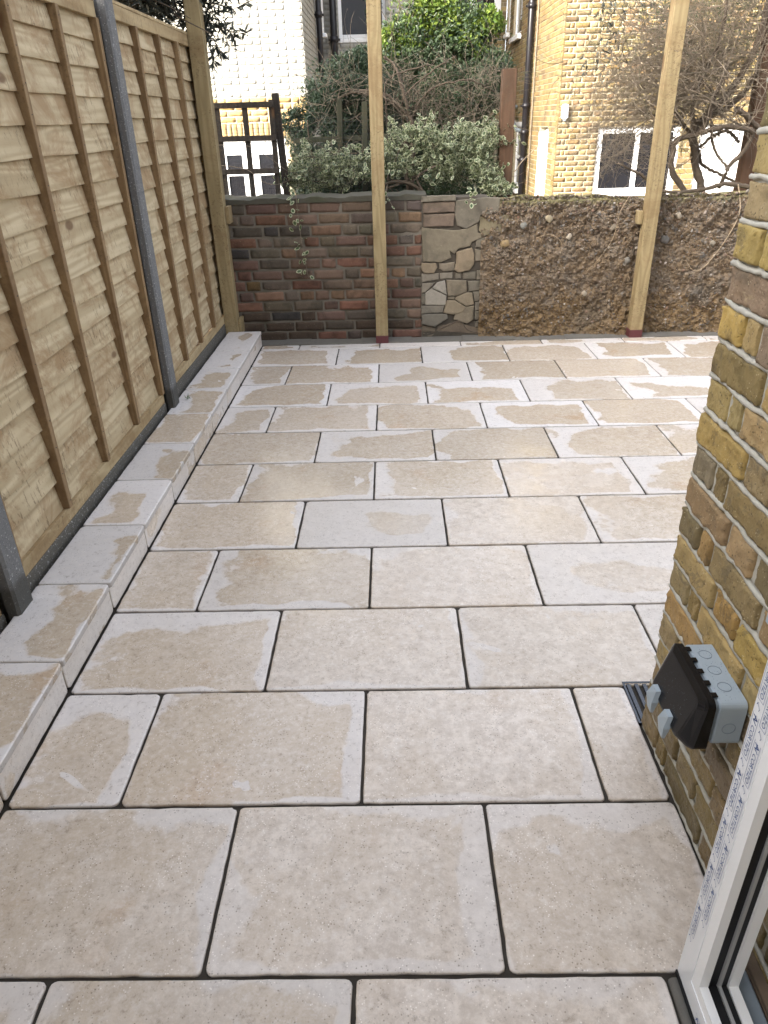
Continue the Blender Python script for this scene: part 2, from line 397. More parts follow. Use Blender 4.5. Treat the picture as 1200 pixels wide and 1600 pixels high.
def rough_box(w, d, h, seed, n=(8, 2, 4), rad=.008, amp=.002, amp2=.001):   # worn brick or stone block
    ax = [np.linspace(-1, 1, k+1) for k in n]; V = {}; vs_ = []; fs = []
    def vid(i, j, k):
        key = (i, j, k)
        if key not in V:
            V[key] = len(vs_); vs_.append((ax[0][i], ax[1][j], ax[2][k]))
        return V[key]
    nx, ny, nz = n
    for i in range(nx):
        for k in range(nz):
            fs.append((vid(i, 0, k), vid(i+1, 0, k), vid(i+1, 0, k+1), vid(i, 0, k+1)))
    for j in range(ny):
        for k in range(nz):
            fs.append((vid(0, j, k), vid(0, j, k+1), vid(0, j+1, k+1), vid(0, j+1, k)))
            fs.append((vid(nx, j, k), vid(nx, j+1, k), vid(nx, j+1, k+1), vid(nx, j, k+1)))
    for i in range(nx):
        for j in range(ny):
            fs.append((vid(i, j, 0), vid(i, j+1, 0), vid(i+1, j+1, 0), vid(i+1, j, 0)))
            fs.append((vid(i, j, nz), vid(i+1, j, nz), vid(i+1, j+1, nz), vid(i, j+1, nz)))
    P = np.array(vs_)*np.array([w/2, d/2, h/2]); H = np.array([w/2, d/2, h/2])
    # push grid lines near the borders out to the rounding radius
    inner = np.clip(P, -(H-rad), H-rad); dl = P-inner; L = np.linalg.norm(dl, axis=1); mk = L > 1e-9
    nrm = np.zeros_like(P); nrm[mk] = dl[mk]/L[mk][:, None]
    P = np.where(mk[:, None], inner+nrm*rad, P)
    o = np.array([seed*3.1, seed*1.7, seed*.9])
    Nn = np.stack([vnoise(P+o+k*7, 26) for k in range(3)], -1); N2 = np.stack([vnoise(P+o+k*5, 70) for k in range(3)], -1)
    N3 = np.stack([vnoise(P+o+k*3, 190) for k in range(3)], -1) if n[0] > 12 else 0
    P = P+Nn*amp+N2*amp2+N3*.0011
    return P, fs

# ------------------------------------------------------------------ brick laying
def protos(prefix, w, seeds, mat, **k):
    out = []
    for s in range(seeds):
        v, f = rough_box(w, .05, .064, s+w*100, **k)
        out.append(mesh(prefix, v, f, mat, True))
    return out
def brick_rows(x0, x1, z0, z1, holes, rng, pitch=.075, bond='flemish', quoin=True, start=0, joint=.010):
    rows = []; nz = int(round((z1-z0)/pitch))
    for i in range(nz):
        z = z0+(i+.5)*pitch; x = x0; k = (i+start) % 2; seq = []
        if quoin: pat = ([.215] if k == 0 else [.1025, .05])
        else: pat = [.215 if k == 0 else .1025]; x = x0-rng.uniform(0, .1)*0-(.1625 if k else 0)*0
        j = 0; toggle = 0 if k == 0 else 1
        for w in pat: seq.append((x, w)); x += w+joint
        cur = 1 if k == 0 else 0    # next: header after stretcher, stretcher after closer
        while x < x1-.02:
            if bond == 'flemish': w = .1025 if cur else .215; cur = 1-cur
            else: w = .1025 if rng.random() < .42 else .215
            if x+w > x1-.03: w = x1-x
            if w > .24: w = .215
            seq.append((x, w)); x += w+joint
        for (a, w) in seq:
            b = min(a+w, x1); segs = [(a, b)]
            for (ha, hb, hz0, hz1) in holes:
                if z > hz0 and z < hz1:
                    ns = []
                    for (p, q) in segs:
                        if q <= ha or p >= hb: ns.append((p, q))
                        else:
                            if p < ha-.02: ns.append((p, ha-.004))
                            if q > hb+.02: ns.append((hb+.004, q))
                    segs = ns
            for (p, q) in segs:
                if q-p > .025: rows.append(((p+q)/2, z, q-p))
    return rows
def pick(rng, cols, jit=.12):
    c = rng.choice(cols); k = 1+rng.uniform(-jit, jit)
    return tuple(min(1, x*k*(1+rng.uniform(-.05, .05))) for x in c)
def lay(parent, rows, P, cols, rng, out=.0, wob=.0015, name='brick', limit=10**9, stuffmat=None, colfn=None, tilt=.006):
    """bricks as parts; what exceeds limit becomes one joined part"""
    S, H = P
    rest = []
    for i, (x, z, w) in enumerate(rows):
        c = colfn(x, z, rng) if colfn else pick(rng, cols)
        if i >= limit: rest.append((x, z, w, c)); continue
        long = w > .14; me = rng.choice(S if long else H); nom = .215 if long else .1025
        ob(name, me, parent, (x, .025-out+rng.uniform(-wob, wob)*2, z+rng.uniform(-wob, wob)), (0, rng.uniform(-tilt, tilt), rng.choice((0, math.pi)) if False else rng.uniform(-tilt, tilt)), (w/nom*rng.uniform(.985, 1.0), 1, rng.uniform(.96, 1.03)), c)
    if rest and stuffmat: stuff_bricks(parent, rest, stuffmat, rng, out)
def stuff_bricks(parent, rest, mat, rng, out=.0, d=.03, name='brick_courses', h=.064):
    b = B(); cols = []
    for (x, z, w, c) in rest:
        o = rng.uniform(-.0025, .0025)
        v, f = rbox(w, d, h, .005); b.add(v, f, (x, d/2-out+o, z)); cols += [c]*len(v)
    me = b.me(name, mat); a = me.color_attributes.new('bcol', 'FLOAT_COLOR', 'POINT')
    a.data.foreach_set('color', [q for c in cols for q in (c[0], c[1], c[2], 1)])
    return ob(name, me, parent, kind='stuff')
def slab_wall(parent, name, mat, x0, x1, y0, y1, z0, z1, holes=(), kind=None):   # wall body (local x along, y depth) with openings
    b = B(); xs = sorted({x0, x1, *[h[0] for h in holes], *[h[1] for h in holes]}); zs = sorted({z0, z1, *[h[2] for h in holes], *[h[3] for h in holes]})
    xs = [x for x in xs if x0 <= x <= x1]; zs = [z for z in zs if z0 <= z <= z1]
    for i in range(len(xs)-1):
        for k in range(len(zs)-1):
            cx, cz = (xs[i]+xs[i+1])/2, (zs[k]+zs[k+1])/2
            if any(h[0] < cx < h[1] and h[2] < cz < h[3] for h in holes): continue
            b.box(xs[i], xs[i+1], y0, y1, zs[k], zs[k+1])
    return ob(name, b.me(name, mat), parent, kind=kind)

rng = random.Random(11)
# ================================================================== SETTING: ground and paving
g = ob('ground', B().box(-60, 60, -40, 90, -.52, -.5).me('ground', M['ground'])); g['kind'] = 'structure'
base = ob('patio', B().box(-1.33, 3.6, -.6, 5.46, -.5, -.0075).me('patio', M['bed'])); base['kind'] = 'structure'
bed = ob('raised_garden_bed', B().box(-6, 7, 5.68, 8.2, -.5, .70).me('raised_garden_bed', M['ground'])); bed['kind'] = 'structure'
hn = B()
for i in range(24):
    x0 = -1.0+i*.19; hn.poly([(x0, 5.315+.004*math.sin(i*2.1)), (x0+.19, 5.315+.004*math.sin(i*2.1+2.1)), (x0+.19, 5.47), (x0, 5.47)], -.012, .004+.004*math.sin(i*1.7), 'z')
hn = ob('mortar_strip', hn.me('mortar_strip', M['haunch'])); hn['kind'] = 'structure'

_sl = {}
def slab_mesh(w, d, h=.02, seed=0, n=9, name='slab'):
    key = (round(w, 3), round(d, 3), seed)
    if key in _sl: return _sl[key]
    r = random.Random(seed*77+int(w*1000)); cr = .011; pts = []
    def edge(ax, ay, bx, by, k):
        for i in range(k):
            t = i/k; pts.append([ax+(bx-ax)*t, ay+(by-ay)*t])
    X, Y = w/2, d/2; nx = max(2, int(w/.03)); ny = max(2, int(d/.03))
    def corner(cx, cy, a0):
        rr = cr*r.uniform(.6, 1.5)
        sx, sy = (1 if cx > 0 else -1), (1 if cy > 0 else -1)
        for a in (0, 30, 60, 90):
            A = R(a0+a); pts.append([cx-sx*rr+rr*math.cos(A), cy-sy*rr+rr*math.sin(A)])
    def run(ax, ay, bx, by, k):
        for i in range(1, k):
            t = i/k; pts.append([ax+(bx-ax)*t, ay+(by-ay)*t])
    corner(X, -Y, -90); run(X, -Y+cr, X, Y-cr, ny); corner(X, Y, 0); run(X-cr, Y, -X+cr, Y, nx)
    corner(-X, Y, 90); run(-X, Y-cr, -X, -Y+cr, ny); corner(-X, -Y, 180); run(-X+cr, -Y, X-cr, -Y, nx)
    k = len(pts); v = []; f = []
    jit = [r.gauss(0, .0004)+(-.0022*r.random() if r.random() < .12 else 0) for _ in range(k)]
    rings = [(.022, 0), (.0065, -.0003), (.0022, -.0022), (.0004, -.006), (0, -h)]
    rings = [(.0065, 0), (.0028, -.0002), (.0011, -.0012), (.0002, -.0030), (0, -h)]
    for (ins, z) in rings:
        for i, (x, y) in enumerate(pts):
            L = math.hypot(x, y); e = jit[i]*(1.0 if ins < .02 else 0)
            # inset towards the middle on each axis
            fx = (X-ins+e)/X; fy = (Y-ins+e)/Y
            v.append((x*fx, y*fy, z))
    f.append(tuple(range(k)))
    for a in range(len(rings)-1):
        for i in range(k):
            i2 = (i+1) % k; f.append((a*k+i, (a+1)*k+i, (a+1)*k+i2, a*k+i2))
    me = mesh(name, v, f, M['slab'], True); _sl[key] = me; return me
Y0 = 5.202; JT = .0085
def put_slab(parent, x0, x1, y0, y1, z, dry, al, seed, name='slab', h=.02, jx=JT, jy=.0105):
    x0 += jx/2; x1 -= jx/2; y0 += jy/2; y1 -= jy/2
    me = slab_mesh(x1-x0, y1-y0, h, seed, name=name)
    return ob(name, me, parent, ((x0+x1)/2, (y0+y1)/2, z+rng.uniform(-.0008, .0008)), (rng.uniform(-.0012, .0012), rng.uniform(-.0010, .0010), rng.uniform(-.0012, .0012)), None, ((x1-x0)/2, (y1-y0)/2, dry, al))
for k in range(-1, 14):
    yf, yn = Y0-.4*k, Y0-.4*(k+1)
    if k == -1: yf = 5.318
    ph = -.098 if k % 2 else .198
    xr = 3.5 if yn > 1.45 else (.655 if k <= 10 else .500)
    if k == 9: xr = .650
    js = [ph+.593*i for i in range(-4, 8)]
    js = [-.972]+[j for j in js if -.90 < j < xr-.05]+[xr]
    for a, b in zip(js[:-1], js[1:]):
        JY = .0105 if k < 7 else .0082
        if k <= 3: dry, al = rng.uniform(.05, 1.0), rng.uniform(.70, .95)
        elif k <= 5: dry, al = rng.uniform(-.3, .6), rng.uniform(.45, .8)
        elif k <= 7: dry, al = rng.choice((rng.uniform(-.3, .3), 1.6)), rng.uniform(.22, .6)
        else: dry, al = rng.choice((rng.uniform(-.5, .1), rng.uniform(.0, .5))), rng.uniform(.12, .45)
        if a < -.6 and k >= 3: dry, al = rng.uniform(.0, .4), .7 if k < 10 else .5
        if yn < 1.45 and yf > 1.46 and b > .66: continue
        if k == 9 and b == xr:    # slab cut round the drain at the corner of the wall
            put_slab(base, a, b, yn, yf, 0, dry, al, rng.randrange(5), jy=JY, jx=.0075); continue
        if k == 8 and b > .7 and a < .7:
            put_slab(base, a, b, yn, yf, 0, dry, al, rng.randrange(5), jy=JY, jx=.0075); continue
        put_slab(base, a, b, yn, yf, 0, dry, al, rng.randrange(5), jy=JY, jx=.0075)
# raised edging along the fence: coping slabs on a riser
edg = ob('raised_edging', B().box(-1.212, -.99, -.6, 5.300, -.02, .090).me('raised_edging', M['bed'])); edg['kind'] = 'structure'
for k in range(0, 15):
    yf, yn = min(5.31, Y0-.4*k+.012+(.1 if k == 0 else 0)), Y0-.4*(k+1)+.012
    xl = -1.212
    put_slab(edg, xl, -.966, yn, yf, .112, rng.uniform(.4, 1.0), .92, 20+k % 4, 'coping_slab', .022, .002, .005)
    r_ = put_slab(edg, -.5, -.39, yn, yf, 0, rng.uniform(.2, .8), .5, 30+k % 3, 'riser_slab', .018, 0, .006)
    r_.rotation_euler = (0, R(90), 0); r_.location = (-.974, (yn+yf)/2, .047)
    r_.scale = (.86, 1, 1)

# ================================================================== NEAR BRICK HOUSE (right)
NP = ([mesh('brick', *rough_box(.215, .05, .064, s, (30, 4, 11), .0045, .0015, .0014), M['brick'], True) for s in range(9)],
      [mesh('brick', *rough_box(.1025, .05, .064, s+40, (16, 4, 11), .005, .0015, .0014), M['brick'], True) for s in range(7)])
house = empty('brick_house', (.656, 1.462, 0), R(-90), 'yellow stock brick house wall with pale mortar, standing at the right edge of the patio', 'house')
# local: x runs towards the camera along the wall, y into the wall
slab_wall(house, 'wall', M['mortar_near'], .004, 4.0, .0085, 3.2, -.3, 3.1)
mw = B().box(-.0, 4.0, .0, 5.6, 3.1, 3.3).me('parapet', M['conc']); ob('parapet', mw, house)
stock = [(c[0]*1.10+.014, c[1]*1.09+.016, c[2]*1.0+.012) for c in [(.33, .225, .09), (.31, .235, .12), (.36, .25, .09), (.33, .22, .075), (.37, .25, .085), (.30, .195, .085), (.20, .15, .065), (.16, .13, .065), (.24, .175, .09), (.39, .28, .12), (.29, .21, .13), (.34, .22, .07), (.20, .155, .11), (.34, .25, .11)]]
rows = brick_rows(.0, 1.15, -.002, 1.648, [], rng, start=1)
rows = [(x, z, w-.0045) for x, z, w in rows]
lay(house, rows, NP, stock, rng, out=.001, wob=.002, tilt=.008)
# bricks showing on the far end face of the wall, and the higher courses
up_rows = [(x, z, w, pick(rng, stock)) for x, z, w in brick_rows(.0, 4.0, 1.648, 3.07, [], rng, start=1)]+[(x, z, w, pick(rng, stock)) for x, z, w in brick_rows(1.16, 4.0, -.002, 1.648, [], rng, start=1, quoin=False)]
stuff_bricks(house, up_rows, M['brick_near_stuff'], rng, .001)
# raised ribbons of pale pointing between the courses
rib = B(); nr = np.random.default_rng(3)
for i in range(0, 23):
    z = -.002+i*.075; xs = np.arange(0.002, 1.16, .02)
    pts = np.stack([xs, .0045+nr.normal(0, .0010, len(xs)), z+nr.normal(0, .0014, len(xs))], -1)
    pts[:, 2] += .0015*np.sin(xs*23+i); rib.tube(pts, .0058+.0008*np.sin(xs*41+i*2), 6)
ob('pointing', rib.me('pointing', M['mortar_near'], True), house, kind='stuff')
# unseen rear of the same house, sized for patio shade, white for bounce
hb = B(); hb.box(-14, 8, -6.5, -2.6, -.5, 7.6)
hbo = ob('rear_wall', hb.me('rear_wall', M['white']), None); hbo.parent = house; hbo.matrix_parent_inverse = (Matrix.Translation((.656, 1.462, 0)) @ Matrix.Rotation(R(-90), 4, 'Z')).inverted()

# ================================================================== BACK WALL: red bricks, broken pier, exposed earth
BP = (protos('brick', .215, 7, None or M['brick_back'], n=(8, 2, 4), rad=.005, amp=.0012, amp2=.0010), protos('brick', .1025, 6, M['brick_back'], n=(5, 2, 4), rad=.006, amp=.0014, amp2=.0011))
bw = empty('garden_wall', (-1.6, 5.462, 0), 0, 'old red brick garden wall under a grey cement coping, left half of the far boundary', 'wall')
slab_wall(bw, 'wall_core', M['mortar_back'], 0, 1.822, .0045, .215, -.3, .965)
red = [(c[0]*.66+.045, c[1]*.72+.040, c[2]*.8+.028) for c in [(.145, .052, .034), (.185, .070, .045), (.12, .052, .040), (.165, .085, .060), (.10, .075, .052), (.075, .048, .040), (.20, .095, .055), (.13, .085, .06)]]
def redcol(x, z, r):
    u = r.random()
    if abs(x-.62) < .5 and z > .45 and u < .16: return (.14, .062, .036)
    if x < .75 and .40 < z < .6 and u < .4: return (.12, .078, .035)
    if u > .96: return (.05, .045, .042)
    if z < .25 and u < .5: return (.07, .05, .036)
    return pick(r, red, .2)
lay(bw, [q for q in brick_rows(.02, 1.818, -.01, .965, [], rng, bond='random')], BP, red, rng, out=.0015, wob=.002, colfn=redcol)
cp = B(); xs = np.linspace(0, 1.85, 40)
for i in range(39):
    h0, h1 = .993+.006*math.sin(i*.9)+.004*math.sin(i*2.3), .993+.006*math.sin((i+1)*.9)+.004*math.sin((i+1)*2.3)
    n = len(cp.v); a, b_ = xs[i], xs[i+1]
    cp.v += [(a, -.006, .962), (b_, -.006, .962), (b_, -.008, h1), (a, -.008, h0), (a, .23, h0+.008), (b_, .23, h1+.008)]
    cp.f += [(n, n+1, n+2, n+3), (n+3, n+2, n+5, n+4)]
ob('coping', cp.me('coping', M['coping']), bw)

# broken pier: cracked render slabs and stones, outlines in metres (x from the pier's left edge, z up)
pier = empty('broken_pier', (.212, 5.455, 0), 0, 'crumbling cracked stone and render pier between the red bricks and the bare earth', 'pier')
slab_wall(pier, 'pier_core', flat('dark_pier_core', (.075, .063, .048), .95, .3, 30, .5), .0, .47, .012, .21, -.3, .97)
k_ = 1/1130.
def pc(u, v): return ((u-115)*.000945, .972-(v-75)*.000855)
tanc = (.175, .15, .105); grc = (.115, .108, .09); litc = (.22, .20, .17); brc = (.12, .07, .055)
polys = [([(120, 300), (180, 308), (290, 320), (370, 330), (455, 318), (535, 280), (545, 350), (610, 372), (500, 420), (485, 455), (400, 475), (370, 515), (330, 485), (345, 545), (270, 578), (130, 570)], tanc, .0),
 ([(372, 100), (600, 80), (700, 90), (690, 200), (560, 215), (545, 270), (450, 320), (385, 290), (365, 190)], grc, .002),
 ([(132, 110), (368, 104), (368, 185), (132, 190)], brc, .0), ([(132, 200), (368, 198), (360, 292), (135, 296)], brc, .0),
 ([(120, 62), (372, 58), (372, 98), (120, 104)], grc, .004),
 ([(556, 222), (800, 215), (800, 300), (740, 345), (640, 365), (585, 375), (550, 330)], (.20, .17, .09), .0),
 ([(385, 500), (500, 465), (520, 520), (520, 600), (485, 650), (400, 665), (370, 640), (385, 580)], (.27, .20, .125), .003),
 ([(120, 580), (230, 585), (240, 620), (215, 668), (140, 665), (115, 630)], (.25, .19, .12), .002),
 ([(255, 590), (375, 582), (375, 650), (290, 655), (255, 635)], (.22, .18, .135), .0),
 ([(530, 400), (615, 385), (640, 410), (640, 480), (530, 465)], grc, -.002), ([(645, 400), (765, 415), (770, 490), (665, 575), (645, 480)], grc, .0),
 ([(525, 480), (625, 500), (620, 570), (528, 575)], (.20, .17, .125), .0),
 ([(120, 670), (255, 668), (250, 720), (120, 740)], litc, -.002), ([(262, 668), (358, 660), (358, 715), (262, 716)], litc, -.003),
 ([(380, 672), (425, 668), (425, 715), (380, 715)], grc, -.004), ([(440, 665), (540, 660), (540, 725), (440, 720)], grc, -.003), ([(545, 655), (615, 650), (615, 730), (545, 730)], (.17, .15, .12), -.001),
 ([(120, 750), (225, 745), (150, 825), (118, 830)], litc, -.003),
 ([(240, 745), (300, 730), (318, 850), (205, 790)], (.42, .40, .36), .001), ([(200, 795), (316, 858), (310, 935), (150, 935), (150, 830)], (.38, .36, .32), .0),
 ([(310, 725), (465, 735), (472, 825), (400, 858), (325, 855)], (.19, .155, .11), .003), ([(325, 862), (378, 862), (378, 890), (325, 888)], tanc, .0),
 ([(385, 868), (475, 830), (515, 842), (530, 935), (465, 945), (385, 892)], (.24, .195, .13), .003), ([(320, 895), (380, 895), (466, 955), (440, 1000), (370, 1018), (290, 1000)], (.25, .20, .13), .004),
 ([(118, 838), (148, 838), (148, 930), (118, 930)], grc, -.002), ([(118, 940), (300, 940), (285, 1000), (118, 1005)], (.17, .16, .14), .0),
 ([(120, 1010), (320, 1010), (328, 1050), (225, 1120), (120, 1095)], (.12, .12, .11), .003),
 ([(385, 1018), (470, 955), (530, 945), (530, 1065), (480, 1100), (375, 1060)], (.22, .18, .125), .002),
 ([(480, 740), (610, 738), (612, 815), (485, 825)], grc, .0), ([(520, 830), (610, 822), (610, 900), (535, 910)], grc, .001), ([(540, 915), (608, 908), (606, 985), (540, 990)], (.17, .16, .14), -.001),
 ([(540, 998), (605, 995), (605, 1065), (540, 1072)], grc, .0), ([(545, 1080), (600, 1075), (600, 1140), (545, 1135)], (.12, .11, .095), -.002),
 ([(120, 1110), (230, 1135), (228, 1170), (120, 1165)], (.10, .07, .05), -.004), ([(245, 1125), (400, 1080), (470, 1110), (600, 1150), (600, 1200), (245, 1165)], (.10, .065, .048), -.005), ([(118, 1172), (240, 1175), (240, 1225), (118, 1215)], (.13, .10, .08), -.006)]
mst = mat_brick('pier_render', False, .45, speck=.25)
def stone_poly(pts, out, seed, depth=.03):
    # refine outline, wobble, then bevel rings
    r = random.Random(seed); P = []
    for i in range(len(pts)):
        a, b = pts[i], pts[(i+1) % len(pts)]; L = math.dist(a, b); n = max(1, int(L/.014))
        for j in range(n):
            t = j/n; P.append((a[0]+(b[0]-a[0])*t+r.gauss(0, .0009), a[1]+(b[1]-a[1])*t+r.gauss(0, .0009)))
    cx = sum(p[0] for p in P)/len(P); cz = sum(p[1] for p in P)/len(P); k = len(P); v = []; f = []
    sz = max(.03, (max(p[0] for p in P)-min(p[0] for p in P))*.5)
    for ins, y in ((.010, -.001), (.003, .0002), (.0006, .003), (-.0008, .010), (-.001, depth)):
        for i, p in enumerate(P):
            L = math.hypot(p[0]-cx, p[1]-cz)+1e-6; s = max(.3, 1-ins/L); v.append((cx+(p[0]-cx)*s-cx, y-out, cz+(p[1]-cz)*s-cz))
    f.append(tuple(range(k-1, -1, -1)) if True else None)
    for a in range(4):
        for i in range(k):
            i2 = (i+1) % k; f.append((a*k+i, a*k+i2, (a+1)*k+i2, (a+1)*k+i))
    return v, f, (cx, cz)
for i, (pp, c, out) in enumerate(polys):
    pts = [pc(*q) for q in pp]
    ar = sum(pts[j][0]*pts[(j+1) % len(pts)][1]-pts[(j+1) % len(pts)][0]*pts[j][1] for j in range(len(pts)))
    if ar < 0: pts = pts[::-1]
    v, f, cc = stone_poly(pts, out*2.2, i)
    f[0] = tuple(range(f[0][0]+1)); f = [f[0]]+[q for q in f[1:]]
    v = [(a, b+rng.uniform(-.0005, .0005), c2) for a, b, c2 in v]
    ob('stone', mesh('stone', v, f, mst), pier, (cc[0], 0, cc[1]), (0, 0, 0), None, tuple(.5*q+.5*w for q, w in zip(c, (.205, .178, .135))))

# exposed earth bank: displaced face plus pebbles
def earth():
    e = empty('earth_bank', (.66, 5.46, 0), 0, 'rough bare earth and rubble bank full of pebbles, right of the broken pier', 'earth bank')
    nx, nz = 560, 200; X = np.linspace(-.02, 3.1, nx); Z = np.linspace(-.05, .955, nz)
    gx, gz = np.meshgrid(X, Z)
    P = np.stack([gx, gz*0+1.3, gz], -1)
    h = .014*vnoise(P, 4)+.009*vnoise(P+4, 14)+.0085*vnoise(P+9, 36)+.0085*np.abs(vnoise(P+2, 80))+.004*vnoise(P, 160)
    top = .957+.010*np.sin(gx*3.1)+.012*vnoise(P+6, 9)+.008*vnoise(P+6, 26)
    zz = np.where(gz > .9, gz*0+.9+(gz-.9)/(.055)*(top-.9), gz)
    gh = -h-.012+np.clip(.10-gz, 0, .1)*-.15
    gh = np.where(gz > .93, gh+.02, gh)
    V = np.stack([gx, np.clip(gh, -.09, .06), zz], -1).reshape(-1, 3).tolist()
    F = [(j*nx+i, j*nx+i+1, (j+1)*nx+i+1, (j+1)*nx+i) for j in range(nz-1) for i in range(nx-1)]
    # ledge on top running back to the bed
    n0 = len(V); 
    tz = zz[-1]
    V += [(float(X[i]), .30, float(tz[i])-.03) for i in range(nx)]
    F += [((nz-1)*nx+i, (nz-1)*nx+i+1, n0+i+1, n0+i) for i in range(nx-1)]
    t = NT('rubbly_earth', .95, .2); v = t.tc()
    n1 = t.noise(v, 9, 5, .7); n2 = t.noise(v, 60, 5, .75); n3 = t.noise(v, 2.0, 3)
    c = t.mix(n2, (.080, .055, .033), (.30, .222, .142))
    c = t.mix(t.math('MULTIPLY', t.step(n1, .45, .62), .6), c, t.mix(n2, (.10, .083, .064), (.31, .265, .215)))
    zc = t.sep(v)[2]
    c = t.mix(t.math('MULTIPLY', t.step(t.math('ADD', zc, t.math('MULTIPLY', n1, .5)), .60, .42), .6), c, t.mix(n2, (.10, .062, .026), (.30, .20, .095)))
    c = t.mix(t.math('MULTIPLY', t.step(n3, .60, .70), .45), c, (.075, .075, .07))
    c = t.mix(t.math('MULTIPLY', t.step(t.math('ADD', zc, t.math('MULTIPLY', n1, .14)), .96, 1.01), .55), c, t.mix(n2, (.10, .11, .03), (.22, .21, .09)))
    t.col(c); t.bump(n2, .9, .008)
    me = mesh('earth_face', V, F, t.m, True); ob('earth_face', me, e, kind='stuff')
    # pebbles
    ico = [(0, 0, 1), (.894, 0, .447), (.276, .851, .447), (-.724, .526, .447), (-.724, -.526, .447), (.276, -.851, .447), (.724, .526, -.447), (-.276, .851, -.447), (-.894, 0, -.447), (-.276, -.851, -.447), (.724, -.526, -.447), (0, 0, -1)]
    icf = [(0, 1, 2), (0, 2, 3), (0, 3, 4), (0, 4, 5), (0, 5, 1), (1, 6, 2), (2, 7, 3), (3, 8, 4), (4, 9, 5), (5, 10, 1), (2, 6, 7), (3, 7, 8), (4, 8, 9), (5, 9, 10), (1, 10, 6), (6, 11, 7), (7, 11, 8), (8, 11, 9), (9, 11, 10), (10, 11, 6)]
    ico = np.array(ico); nr = np.random.default_rng(8); b = B()
    tz_ = (top[-1])
    for _ in range(19000):
        x = nr.uniform(0, 2.3); z = nr.uniform(-.01, .965) if nr.random() < .6 else .97-abs(nr.normal(0, .22)); 
        if z < 0: continue
        ix = int(np.clip(np.searchsorted(X, x), 0, nx-1)); iz = int(np.clip((z+.05)/1.005*nz, 0, nz-1)); y = float(np.clip(gh[iz, ix], -.09, .06))
        s = min(.011, .0026*math.exp(nr.exponential(.42))); q = ico*nr.uniform(.6, 1.3, 3)*s*(1+nr.normal(0, .12, (12, 1)))
        a = nr.uniform(0, 6.28); ca, sa = math.cos(a), math.sin(a)
        q = np.stack([q[:, 0]*ca-q[:, 2]*sa, q[:, 1]*.8, q[:, 0]*sa+q[:, 2]*ca], -1)
        b.add([tuple(p) for p in q.tolist()], icf, (x, y-s*.15, min(z, float(tz_[ix]))))
    t = NT('pebbles', .8, .3); k = t.island()
    t.col(t.ramp(k, [(0, (.07, .05, .034)), (.25, (.13, .095, .065)), (.5, (.19, .15, .105)), (.7, (.11, .10, .09)), (.82, (.26, .225, .18)), (.93, (.20, .12, .08)), (1, (.42, .39, .34))])); t.bump(t.noise(t.tc(), 120, 3), .5, .002)
    ob('pebbles', b.me('pebbles', t.m, False), e, kind='stuff')
    # larger stones that can be told apart
    for (x, z, s, c) in [(.15, .66, .030, (.30, .22, .12)), (.34, .60, .020, (.25, .2, .14)), (.27, .78, .022, (.2, .2, .18)), (.60, .70, .018, (.34, .3, .24)), (1.02, .52, .03, (.2, .19, .17)), (1.55, .55, .028, (.22, .2, .18)), (1.62, .63, .020, (.28, .25, .2)), (2.0, .12, .022, (.4, .37, .32)), (1.9, .60, .040, (.30, .20, .11)), (.9, .75, .022, (.26, .22, .17)), (1.28, .66, .028, (.16, .15, .14)), (.75, .30, .018, (.32, .28, .22)), (.12, .34, .016, (.4, .37, .32)), (.45, .82, .024, (.3, .26, .18)), (1.35, .82, .022, (.33, .29, .23))]:
        v, f = rough_box(s*2.2, s*1.4, s*1.7, x*10, (5, 4, 4), s*.62, .002, .001)
        ob('stone', mesh('stone', v, f, mst, True), e, (x, -.02, z), (0, rng.uniform(-1, 1), 0), None, c)
earth()
# weathered brick caps at the pier foot already built; loose roots on the bank
def curve_pts(ctrl, n=24):
    P = np.array(ctrl, float); k = len(P); t = np.linspace(0, k-1, n); out = []
    for u in t:
        i = min(int(u), k-2); f = u-i; p0 = P[max(i-1, 0)]; p1 = P[i]; p2 = P[i+1]; p3 = P[min(i+2, k-1)]
        out.append(.5*((2*p1)+(-p0+p2)*f+(2*p0-5*p1+4*p2-p3)*f*f+(-p0+3*p1-3*p2+p3)*f**3))
    return np.array(out)
def lone(name, ctrl, rad, mat, label, cat, taper=.5):
    P = curve_pts(ctrl); k = len(P)
    o = ob(name, B().tube(P, np.linspace(rad, rad*taper, k), 6).me(name, mat, True)); return tag(o, label, cat)
lone('dead_vine', [(1.66, 5.50, 1.0), (1.65, 5.40, .979), (1.58, 5.37, .858), (1.552, 5.37, .691), (1.477, 5.37, .564), (1.397, 5.38, .469)], .0026, M['vine'], 'thin dead vine hanging over the earth bank left of the right post', 'vine')
lone('dead_vine', [(2.42, 5.52, 1.0), (2.396, 5.36, .839), (2.341, 5.36, .672), (2.238, 5.36, .502), (2.155, 5.36, .455), (2.087, 5.37, .527)], .004, M['vine'], 'pale curved vine hooked over the earth bank right of the right post', 'vine')
lone('dead_root', [(1.02, 5.40, .70), (1.12, 5.39, .72), (1.20, 5.38, .66), (1.19, 5.38, .55), (1.23, 5.38, .47)], .002, M['vine'], 'thin looping root on the middle of the earth bank', 'root')
lone('dead_root', [(.29, 5.42, .04), (.42, 5.40, .10), (.50, 5.39, .13), (.56, 5.40, .06), (.66, 5.41, .03)], .005, M['bark'], 'brown arched root at the foot of the broken pier', 'root')

